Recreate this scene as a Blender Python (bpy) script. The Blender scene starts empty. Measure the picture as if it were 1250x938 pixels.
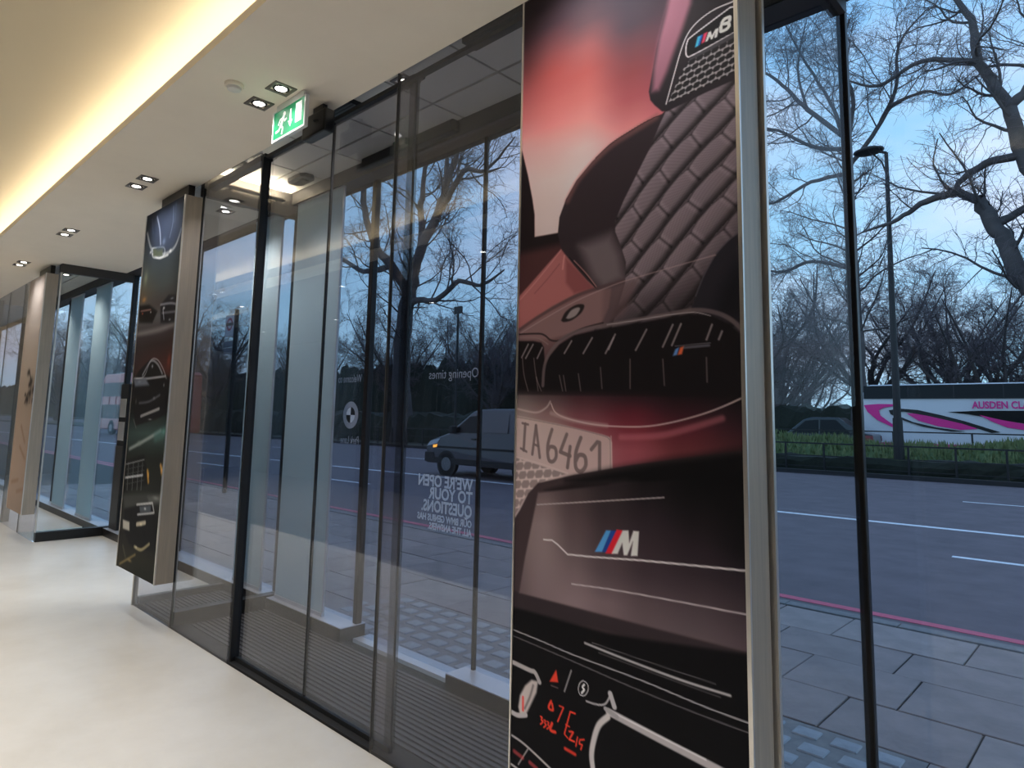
import bpy, bmesh, math, random
import numpy as np
from mathutils import Vector, Matrix

scene = bpy.context.scene
COL = scene.collection
rng = np.random.default_rng(7)
random.seed(7)

# ------------------------------------------------------------------ camera
cam_data = bpy.data.cameras.new('camera')
cam_data.sensor_width = 36.0
cam_data.sensor_fit = 'HORIZONTAL'
cam_data.lens = 806.7 / 1250 * 36.0
cam_data.shift_y = -54.0 / 1250
cam_data.clip_end = 600
cam = bpy.data.objects.new('camera', cam_data)
COL.objects.link(cam)
_yaw, _pitch, _roll = (math.radians(v) for v in (-43.62, 6.83, -1.158))
_f = Vector((math.sin(_yaw) * math.cos(_pitch), math.cos(_yaw) * math.cos(_pitch), math.sin(_pitch)))
_r = Vector((math.cos(_yaw), -math.sin(_yaw), 0))
_d = _f.cross(_r)
_x = math.cos(_roll) * _r + math.sin(_roll) * _d
_y = math.sin(_roll) * _r - math.cos(_roll) * _d
cam.matrix_world = Matrix(((_x.x, _y.x, -_f.x, 0), (_x.y, _y.y, -_f.y, 0), (_x.z, _y.z, -_f.z, 1.6), (0, 0, 0, 1)))
scene.camera = cam

# ------------------------------------------------------------------ sky: dusk blue with soft cloud
def srgb(c):
    return tuple((v / 255 / 12.92) if v / 255 <= .04045 else ((v / 255 + .055) / 1.055) ** 2.4 for v in c)
def rgba(c):
    return (*srgb(c), 1)

world = bpy.data.worlds.new('dusk_sky')
scene.world = world
world.use_nodes = True
wn, wl = world.node_tree.nodes, world.node_tree.links
wn.clear()
w_out = wn.new('ShaderNodeOutputWorld'); w_bg = wn.new('ShaderNodeBackground')
w_tc = wn.new('ShaderNodeTexCoord'); w_map = wn.new('ShaderNodeMapping'); w_map.inputs['Scale'].default_value = (1, 1, 2.6)
w_noise = wn.new('ShaderNodeTexNoise'); w_noise.inputs['Scale'].default_value = 2.4; w_noise.inputs['Detail'].default_value = 6
w_ramp = wn.new('ShaderNodeValToRGB')
w_ramp.color_ramp.elements[0].position = .46; w_ramp.color_ramp.elements[0].color = (0, 0, 0, 1)
w_ramp.color_ramp.elements[1].position = .68; w_ramp.color_ramp.elements[1].color = (1, 1, 1, 1)
w_sep = wn.new('ShaderNodeSeparateXYZ'); w_grad = wn.new('ShaderNodeValToRGB')
w_grad.color_ramp.elements[0].position = 0; w_grad.color_ramp.elements[0].color = rgba((166, 210, 232))
w_grad.color_ramp.elements[1].position = .7; w_grad.color_ramp.elements[1].color = rgba((114, 168, 220))
w_mix = wn.new('ShaderNodeMix'); w_mix.data_type = 'RGBA'; w_mix.inputs['B'].default_value = rgba((206, 216, 236))
wl.new(w_tc.outputs['Generated'], w_map.inputs['Vector']); wl.new(w_map.outputs['Vector'], w_noise.inputs['Vector'])
wl.new(w_noise.outputs['Fac'], w_ramp.inputs['Fac']); wl.new(w_ramp.outputs['Color'], w_mix.inputs['Factor'])
wl.new(w_tc.outputs['Generated'], w_sep.inputs['Vector']); wl.new(w_sep.outputs['Z'], w_grad.inputs['Fac'])
wl.new(w_grad.outputs['Color'], w_mix.inputs['A']); wl.new(w_mix.outputs['Result'], w_bg.inputs['Color'])
w_bg.inputs['Strength'].default_value = 1.65
wl.new(w_bg.outputs['Background'], w_out.inputs['Surface'])

scene.view_settings.view_transform = 'Standard'
scene.view_settings.look = 'None'
scene.view_settings.exposure = 0.0
scene.view_settings.gamma = 1.0
scene.view_settings.use_curve_mapping = False
scene.cycles.transparent_max_bounces = 40
scene.cycles.max_bounces = 10
scene.cycles.sample_clamp_indirect = 6

def area_light(name, loc, size, size_y, power, color, up=False):
    l = bpy.data.lights.new(name, 'AREA'); l.shape = 'RECTANGLE'; l.size = size; l.size_y = size_y
    l.energy = power; l.color = color
    o = bpy.data.objects.new(name, l); COL.objects.link(o); o.location = loc
    o.rotation_euler = (math.pi, 0, 0) if up else (0, 0, 0)
    return o
WARM = (1.0, .985, .98)
POWER_SOFFIT, POWER_ROOM, POWER_LOBBY = 19, 350, 95
area_light('cove_lamp', (-8.5, 1.335, 3.52), 23, .10, 66, (1, .90, .74), up=True)
area_light('added_lobby_uplight', (-5.31, 2.4, 3.46), .05, .5, 19, (1, .9, .66), up=True)  # added uplight to brighten the lobby ceiling, no known fitting
area_light('cove_lamp', (-8.5, -.235, 3.52), 23, .10, 66, (1, .90, .74), up=True)

# ------------------------------------------------------------------ helpers
class B:
    """collects shapes into one mesh"""
    def __init__(s): s.v = []; s.f = []; s.smooth = False
    def box(s, x0, x1, y0, y1, z0, z1):
        n = len(s.v)
        s.v += [(x0, y0, z0), (x1, y0, z0), (x1, y1, z0), (x0, y1, z0), (x0, y0, z1), (x1, y0, z1), (x1, y1, z1), (x0, y1, z1)]
        s.f += [tuple(n + i for i in q) for q in ((3, 2, 1, 0), (4, 5, 6, 7), (0, 1, 5, 4), (1, 2, 6, 5), (2, 3, 7, 6), (3, 0, 4, 7))]
        return s
    def prism(s, pts, axis, a, b):
        """closed outline extruded along an axis; pts are the two other coordinates"""
        n = len(s.v); k = len(pts)
        for t in (a, b):
            for p, q in pts:
                s.v.append({'x': (t, p, q), 'y': (p, t, q), 'z': (p, q, t)}[axis])
        s.f.append(tuple(n + i for i in range(k))); s.f.append(tuple(n + k + i for i in reversed(range(k))))
        for i in range(k):
            j = (i + 1) % k
            s.f.append((n + i, n + k + i, n + k + j, n + j))
        return s
    def tube(s, pts, radii, n=10, cap=True):
        P = [Vector(p) for p in pts]; R = radii if isinstance(radii, (list, tuple)) else [radii] * len(P)
        base = len(s.v); up = None
        for i, p in enumerate(P):
            t = (P[min(i + 1, len(P) - 1)] - P[max(i - 1, 0)]).normalized()
            if up is None: up = Vector((0, 0, 1)) if abs(t.z) < .9 else Vector((1, 0, 0))
            a = t.cross(up).normalized(); b = a.cross(t).normalized(); up = b
            for k in range(n):
                g = 2 * math.pi * k / n
                s.v.append(tuple(p + R[i] * (math.cos(g) * a + math.sin(g) * b)))
        for i in range(len(P) - 1):
            for k in range(n):
                k2 = (k + 1) % n
                s.f.append((base + i * n + k, base + i * n + k2, base + (i + 1) * n + k2, base + (i + 1) * n + k))
        if cap:
            s.f.append(tuple(base + k for k in reversed(range(n)))); s.f.append(tuple(base + (len(P) - 1) * n + k for k in range(n)))
        return s
    def lathe(s, prof, c, n=20):
        """profile (r, z) turned about a vertical axis through c"""
        base = len(s.v)
        for r, z in prof:
            for k in range(n):
                g = 2 * math.pi * k / n
                s.v.append((c[0] + r * math.cos(g), c[1] + r * math.sin(g), c[2] + z))
        for i in range(len(prof) - 1):
            for k in range(n):
                k2 = (k + 1) % n
                s.f.append((base + i * n + k, base + i * n + k2, base + (i + 1) * n + k2, base + (i + 1) * n + k))
        s.f.append(tuple(base + k for k in reversed(range(n)))); s.f.append(tuple(base + (len(prof) - 1) * n + k for k in range(n)))
        return s
    def poly(s, pts):
        n = len(s.v); s.v += [tuple(p) for p in pts]; s.f.append(tuple(range(n, n + len(pts)))); return s
    def mesh(s, name, mat, bevel=0, seg=2, smooth=False):
        m = bpy.data.meshes.new(name); m.from_pydata(s.v, [], s.f)
        bm = bmesh.new(); bm.from_mesh(m); bmesh.ops.recalc_face_normals(bm, faces=bm.faces)
        if bevel:
            ed = [e for e in bm.edges if len(e.link_faces) == 2 and e.calc_face_angle(0) > .35]
            bmesh.ops.bevel(bm, geom=ed, offset=bevel, segments=seg, affect='EDGES', profile=.6, clamp_overlap=True)
        bm.to_mesh(m); bm.free()
        if smooth: m.shade_smooth()
        m.materials.append(mat); return m
    def build(s, name, mat, parent=None, bevel=0, seg=2, smooth=False):
        o = bpy.data.objects.new(name, s.mesh(name, mat, bevel, seg, smooth)); COL.objects.link(o)
        if parent is not None: attach(o, parent)
        return o
def origin(o):
    p = o.location.copy()
    while o.parent: o = o.parent; p += o.location
    return p
def attach(o, parent):
    o.parent = parent
    if parent.type == 'EMPTY' or parent.location.length > 0:
        o.matrix_parent_inverse = Matrix.Translation(-origin(parent))
def tag(o, label=None, cat=None, group=None, kind=None):
    if label: o['label'] = label
    if cat: o['category'] = cat
    if group: o['group'] = group
    if kind: o['kind'] = kind
    return o
def thing(name, loc, label=None, cat=None, group=None, kind=None):
    o = bpy.data.objects.new(name, None); COL.objects.link(o); o.location = loc; o.empty_display_size = .1
    return tag(o, label, cat, group, kind)
def structure(o): o['kind'] = 'structure'; return o
def struct_root(name, loc=(0, 0, 0)): return thing(name, loc, kind='structure')
def copy_part(o, parent, loc):
    c = o.copy(); COL.objects.link(c); c.parent = parent; c.location = loc; return c

# ------------------------------------------------------------------ materials
def mat(name, col, rough=.5, metal=0, spec=.5, noise=None, bump=None, coat=0, emit=None, emit_s=0):
    m = bpy.data.materials.new(name); m.use_nodes = True
    n, l = m.node_tree.nodes, m.node_tree.links
    b = n['Principled BSDF']
    b.inputs['Base Color'].default_value = rgba(col); b.inputs['Roughness'].default_value = rough
    b.inputs['Metallic'].default_value = metal; b.inputs['Specular IOR Level'].default_value = spec
    b.inputs['Coat Weight'].default_value = coat
    if emit: b.inputs['Emission Color'].default_value = (*emit, 1); b.inputs['Emission Strength'].default_value = emit_s
    if noise or bump:
        tc = n.new('ShaderNodeTexCoord')
        mp = n.new('ShaderNodeMapping'); l.new(tc.outputs['Object'], mp.inputs['Vector'])
    if noise:
        col2, scale, *st = noise
        t = n.new('ShaderNodeTexNoise'); t.inputs['Scale'].default_value = scale; t.inputs['Detail'].default_value = 6
        t.inputs['Roughness'].default_value = .65
        if st: mp.inputs['Scale'].default_value = st[0]
        r = n.new('ShaderNodeValToRGB'); r.color_ramp.elements[0].position = .3; r.color_ramp.elements[1].position = .7
        r.color_ramp.elements[0].color = rgba(col); r.color_ramp.elements[1].color = rgba(col2)
        l.new(mp.outputs['Vector'], t.inputs['Vector']); l.new(t.outputs['Fac'], r.inputs['Fac']); l.new(r.outputs['Color'], b.inputs['Base Color'])
    if bump:
        t2 = n.new('ShaderNodeTexNoise'); t2.inputs['Scale'].default_value = bump[0]; t2.inputs['Detail'].default_value = 4
        bp = n.new('ShaderNodeBump'); bp.inputs['Strength'].default_value = bump[1]; bp.inputs['Distance'].default_value = .01
        l.new(mp.outputs['Vector'], t2.inputs['Vector']); l.new(t2.outputs['Fac'], bp.inputs['Height']); l.new(bp.outputs['Normal'], b.inputs['Normal'])
    return m
def glass(name, tint, ior=1.45):
    """thin clear sheet: transmission plus a Fresnel mirror"""
    m = bpy.data.materials.new(name); m.use_nodes = True
    n, l = m.node_tree.nodes, m.node_tree.links; n.clear()
    o = n.new('ShaderNodeOutputMaterial'); t = n.new('ShaderNodeBsdfTransparent'); g = n.new('ShaderNodeBsdfGlossy')
    t.inputs['Color'].default_value = (*tint, 1); g.inputs['Roughness'].default_value = 0; g.inputs['Color'].default_value = (.95, .97, 1, 1)
    f = n.new('ShaderNodeFresnel'); x = n.new('ShaderNodeMixShader')
    ge = n.new('ShaderNodeNewGeometry'); mr = n.new('ShaderNodeMapRange')       # the far face of the sheet reflects like the near one
    mr.inputs['To Min'].default_value = ior; mr.inputs['To Max'].default_value = 1 / ior
    l.new(ge.outputs['Backfacing'], mr.inputs['Value']); l.new(mr.outputs['Result'], f.inputs['IOR'])
    l.new(f.outputs['Fac'], x.inputs['Fac']); l.new(t.outputs['BSDF'], x.inputs[1]); l.new(g.outputs['BSDF'], x.inputs[2]); l.new(x.outputs['Shader'], o.inputs['Surface'])
    return m
def translucent(name, col, amount=.5):
    m = bpy.data.materials.new(name); m.use_nodes = True
    n, l = m.node_tree.nodes, m.node_tree.links; n.clear()
    o = n.new('ShaderNodeOutputMaterial'); d = n.new('ShaderNodeBsdfDiffuse'); t = n.new('ShaderNodeBsdfTranslucent'); x = n.new('ShaderNodeMixShader')
    d.inputs['Color'].default_value = rgba(col); t.inputs['Color'].default_value = rgba(col); x.inputs['Fac'].default_value = amount
    l.new(d.outputs['BSDF'], x.inputs[1]); l.new(t.outputs['BSDF'], x.inputs[2]); l.new(x.outputs['Shader'], o.inputs['Surface'])
    return m
def emission(name, col, s):
    m = bpy.data.materials.new(name); m.use_nodes = True
    n, l = m.node_tree.nodes, m.node_tree.links; n.clear()
    o = n.new('ShaderNodeOutputMaterial'); e = n.new('ShaderNodeEmission'); e.inputs['Color'].default_value = (*col, 1); e.inputs['Strength'].default_value = s
    l.new(e.outputs['Emission'], o.inputs['Surface']); return m

M = dict(
    floor=mat('polished_limestone', (217, 212, 202), .32, noise=((198, 191, 178), 1.1), bump=(30, .03)),
    plaster=mat('ceiling_plaster', (246, 236, 218), .85, noise=((242, 232, 214), 3)),
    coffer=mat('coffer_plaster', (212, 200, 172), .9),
    wall=mat('wall_paint', (190, 182, 170), .8),
    panelling=mat('dark_panelling', (58, 54, 52), .6),
    carpet=mat('charcoal_carpet', (84, 81, 79), .95),
    steel=mat('brushed_steel', (176, 162, 146), .5, metal=.45, noise=((158, 149, 136), 60, (1, 1, .05))),
    steel_edge=mat('steel_edge', (215, 210, 202), .3, metal=.8),
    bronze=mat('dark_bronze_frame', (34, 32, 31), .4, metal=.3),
    seal=mat('black_rubber_seal', (16, 16, 18), .5),
    header=mat('grey_header_panel', (66, 63, 60), .5, metal=.2),
    tile=mat('ceiling_tile', (208, 203, 190), .6),
    dark=mat('charcoal_recess', (22, 22, 23), .8),
    glass=glass('clear_glass', (.79, .785, .81)),
    glass_out=glass('outer_glass', (.90, .92, .95), 1.30),
    glass_side=glass('side_glass', (.955, .965, .965), 1.05),
    glass_edge=glass('sanded_edge_glass', (.66, .67, .66), 1.4),
    film=translucent('poster_backing', (204, 220, 222), .6),
    aluminium=mat('pale_sill', (196, 200, 206), .35, metal=.5),
    mat_dark=mat('mat_rubber', (28, 27, 27), .8),
    mat_slat=mat('mat_slat', (74, 72, 70), .5, metal=.3),
    black=mat('black_plastic', (14, 14, 15), .35),
    white=mat('white_plastic', (226, 222, 214), .4),
    trim=mat('downlight_trim', (120, 112, 102), .35, metal=.5),
    lens=emission('lamp_glow', (1, .95, .86), 14),
    green=mat('exit_green', (0, 118, 74), .4, emit=srgb((0, 118, 74)), emit_s=.55),
    pict=mat('exit_white', (230, 238, 232), .4, emit=(.8, .85, .8), emit_s=.45),
    clear=mat('sign_edge', (214, 218, 214), .2),
    asphalt=mat('asphalt', (108, 95, 100), .75, noise=((88, 78, 82), 2.0), bump=(90, .3)),
    slab=mat('paving_stone', (142, 129, 127), .6, noise=((114, 104, 103), 3), bump=(25, .2)),
    slab2=mat('paving_stone_pale', (152, 139, 136), .55, noise=((122, 112, 111), 4), bump=(25, .2)),
    joint=mat('paving_joint', (40, 39, 40), .9),
    block=mat('pavement_light', (150, 156, 164), .35, noise=((118, 122, 130), 9)),
    kerb=mat('granite_kerb', (128, 126, 126), .7, noise=((104, 103, 104), 14)),
    red=mat('red_road_paint', (214, 92, 116), .6, noise=((186, 80, 102), 18)),
    line=mat('white_road_paint', (240, 240, 242), .6, noise=((206, 208, 214), 16)),
    rail=mat('railing_paint', (22, 22, 24), .5),
    grass=mat('verge_grass', (62, 82, 46), .9, noise=((88, 102, 62), 5), bump=(12, .8)),
    blade=mat('grass_blade', (84, 104, 58), .8, noise=((126, 132, 88), 3)),
    soil=mat('park_ground', (60, 62, 46), .95, noise=((48, 50, 38), .4)),
    hedge=mat('hedge_leaf', (26, 30, 24), .9, noise=((40, 46, 34), 9), bump=(6, 1)),
    bark=mat('plane_bark', (92, 86, 84), .9, noise=((62, 58, 60), 1.2), bump=(4, .3)),
    twig=mat('twig_bark', (104, 94, 98), .9),
    vinyl=translucent('white_vinyl', (238, 240, 242), .6),
    vinyl_grey=translucent('grey_vinyl', (176, 178, 184), .5),
)

# ------------------------------------------------------------------ the setting: room shell
GY, OY, CZ, VZ = 2.0, 2.9, 3.44, 3.55       # inner glass line, street glass line, soffit, lobby ceiling
structure(B().box(-20, 4, -.5, 2.0, -.12, 0).box(-9.88, -6.2, 2.0, 2.74, -.12, 0).box(-20, -10.75, 2.0, 2.74, -.12, -.0).box(-.83, 4, 2.0, 2.74, -.12, 0).build('floor', M['floor']))
structure(B().box(-20, 4, -4.6, -.5, -.12, 0).build('floor_carpet', M['carpet']))
ceil = struct_root('ceiling', (0, 0, CZ))
B().box(-20, 4, 1.22, 1.44, CZ, CZ + .05).box(-20, 4, 1.44, 2.0, CZ, CZ + .4).build('soffit', M['plaster'], ceil)
B().box(-20, 4, -.34, -.12, CZ, CZ + .05).build('soffit', M['plaster'], ceil)
B().box(-20, 4, -4.6, -.34, CZ, CZ + .4).build('raft', M['panelling'], ceil)
B().box(-20, 4, -.34, 1.44, CZ + .28, CZ + .4).build('coffer', M['coffer'], ceil)
B().box(-9.88, -5.40, 2.0, 2.75, CZ + .012, CZ + .4).build('soffit', M['plaster'], ceil)
B().box(-.79, 4, 2.0, 2.75, CZ + .012, CZ + .4).build('soffit', M['plaster'], ceil)
for X0, X1 in ((-5.40, -.79), (-15.4, -9.88)):
    B().box(X0, X1, 2.0, 2.75, VZ + .03, VZ + .06).build('backing_board', M['dark'], ceil)
    nx = max(1, round((X1 - X0) / .6)); w = (X1 - X0) / nx
    for i in range(nx):
        for y0, y1 in ((2.01, 2.475), (2.495, 2.745)):
            B().box(X0 + i * w + .008, X0 + (i + 1) * w - .008, y0, y1, VZ, VZ + .03).build('ceiling_tile', M['tile'], ceil)
structure(B().box(-20, 4, -4.75, -4.6, 0, CZ + .4).build('wall_back', M['panelling']))
structure(B().box(4, 4.15, -4.75, 3.0, 0, CZ + .4).build('wall_right', M['wall']))
structure(B().box(-20.15, -20, -4.75, 3.0, 0, CZ + .4).build('wall_left', M['wall']))
structure(B().box(-20, 4, 2.75, 3.1, 3.69, 4.1).build('wall_street', M['header']))

# inner glass line
def pane(parent, x0, x1, y0, y1, z0, z1, m='glass', name='pane'):
    return B().box(x0, x1, y0, y1, z0, z1).build(name, M[m], parent)
win1 = struct_root('window_1', (-5.3, GY, 0))
pane(win1, -6.20, -5.372, GY, GY + .012, .0, CZ)
pane(win1, -5.362, -4.385, GY, GY + .012, .0, CZ)
pane(win1, -2.79, -1.80, GY, GY + .012, .0, CZ)
pane(win1, -1.79, -.84, GY, GY + .012, .0, CZ)
B().box(-2.79, -.84, GY + .03, GY + .06, CZ - .05, CZ - .028).build('head_rail', M['seal'], win1)
B().box(-5.36, -4.385, GY + .03, GY + .09, CZ - .05, CZ - .005).build('head_rail', M['seal'], win1)
B().box(-5.373, -5.361, GY, GY + .012, 0, CZ).build('seal', M['seal'], win1)
B().box(-2.794, -2.788, GY - .002, GY + .016, 0, CZ).build('seal', M['header'], win1)
B().box(-6.215, -6.195, GY - .01, GY + .03, 0, CZ).build('edge_channel', M['steel_edge'], win1)
win2 = struct_root('window_2', (-12, GY, 0))
for x0, x1 in ((-10.75, -9.89), (-11.85, -10.77), (-12.95, -11.87), (-14.05, -12.97), (-15.3, -14.07)):
    pane(win2, x0, x1, GY, GY + .012, .0, CZ)
for x in (-10.76, -11.86, -12.96, -14.06): B().box(x - .006, x + .006, GY, GY + .012, 0, CZ).build('seal', M['seal'], win2)
for x in (-11.90, -14.1): B().box(x - .035, x + .035, GY + .02, GY + .1, 0, CZ).build('mullion', M['bronze'], win2)
door1 = struct_root('door_1', (-3.5, GY, 0))
for x0, x1, y in ((-4.372, -3.516, .05), (-3.508, -2.70, .05)):
    p = pane(door1, x0, x1, GY + y, GY + y + .012, .035, CZ - .04, name='door_leaf')
    B().box(x0, x1, GY + y - .004, GY + y + .016, .012, .036).build('bottom_seal', M['seal'], p)
for x, w, y0, y1 in ((-4.378, .012, .012, .07), (-3.512, .005, .048, .064), (-2.70, .004, .05, .060)):
    B().box(x - w, x + w, GY + y0, GY + y1, .012, CZ - .04).build('edge_seal', M['seal'], door1)
B().box(-2.785, -2.71, GY + .074, GY + .085, .012, CZ - .04).build('sanded_strip', M['glass_edge'], door1)
B().box(-4.385, -2.70, GY + .035, GY + .07, CZ - .045, CZ - .02).build('head_rail', M['seal'], door1)
B().box(-4.385, -2.70, GY + .075, GY + .11, CZ - .02, CZ).build('head_cover', M['header'], door1)
B().box(-5.36, -.84, GY + .005, GY + .12, -.02, .012).build('threshold', M['dark'], door1)

# returns that run from the room to the street glass
def glass_return(n, x, ypanel=.0):
    r = struct_root('window_%d' % n, (x, 2.45, 0))
    B().box(x - .045, x + .045, GY + .02, OY - .06, 0, .11).build('base_rail', M['bronze'], r)
    pane(r, x - .006, x + .006, GY + .02, OY - .05, .11, CZ - .10, 'glass_side')
    B().box(x - .03, x + .03, GY + .0, OY - .05, CZ - .10, VZ + .0).build('header', M['header'], r)
    B().box(x - .012, x + .012, GY + .013, GY + .03, .11, CZ - .1).build('edge_channel', M['steel_edge'], r)
    return r
for n, x in ((3, -9.88), (4, -5.40), (5, -.83)): glass_return(n, x)
r = struct_root('window_6', (-6.2, 2.45, 0))
pane(r, -6.206, -6.194, GY + .04, OY - .05, .06, CZ, 'glass_side')
B().box(-6.23, -6.17, GY + .04, OY - .06, 0, .06).build('base_rail', M['bronze'], r)

# street glass line
win7 = struct_root('window_7', (-8, OY, 0))
mull = [(-15.3, .1), (-13.15, .22), (-11.45, .08), (-9.93, .08), (-9.25, .1), (-7.75, .06), (-5.47, .09), (-4.27, .05), (-3.03, .026), (-.832, .036), (1.4, .07), (3.9, .1)]
for x, w in mull:
    B().box(x - w / 2, x + w / 2, OY - min(.03, w * .5), OY + min(.03, w * .5), .0, 3.47).build('mullion', M['bronze'], win7, bevel=.004, seg=1)
for (xa, wa), (xb, wb) in zip(mull[:-1], mull[1:]):
    door = abs(xa + 4.27) < .01
    pane(win7, xa + wa / 2, xb - wb / 2, OY - .006, OY + .006, .02 if door else .09, 3.45, m='glass_out')
B().box(-20, 4, OY - .14, OY + .05, 3.45, 3.69).build('header', M['header'], win7)
for x0, x1 in ((-20, -4.24), (-3.10, 4)):
    B().box(x0, x1, OY - .16, OY + .05, 0, .09).build('plinth', M['bronze'] if x0 > -4 else M['bronze'], win7)
    B().box(x0, x1, OY - .16, OY + .05, .09, .096).build('sill', M['aluminium'], win7)
B().box(-4.24, -3.10, OY - .05, OY + .10, -.02, .006).build('threshold', M['aluminium'], win7)

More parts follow.
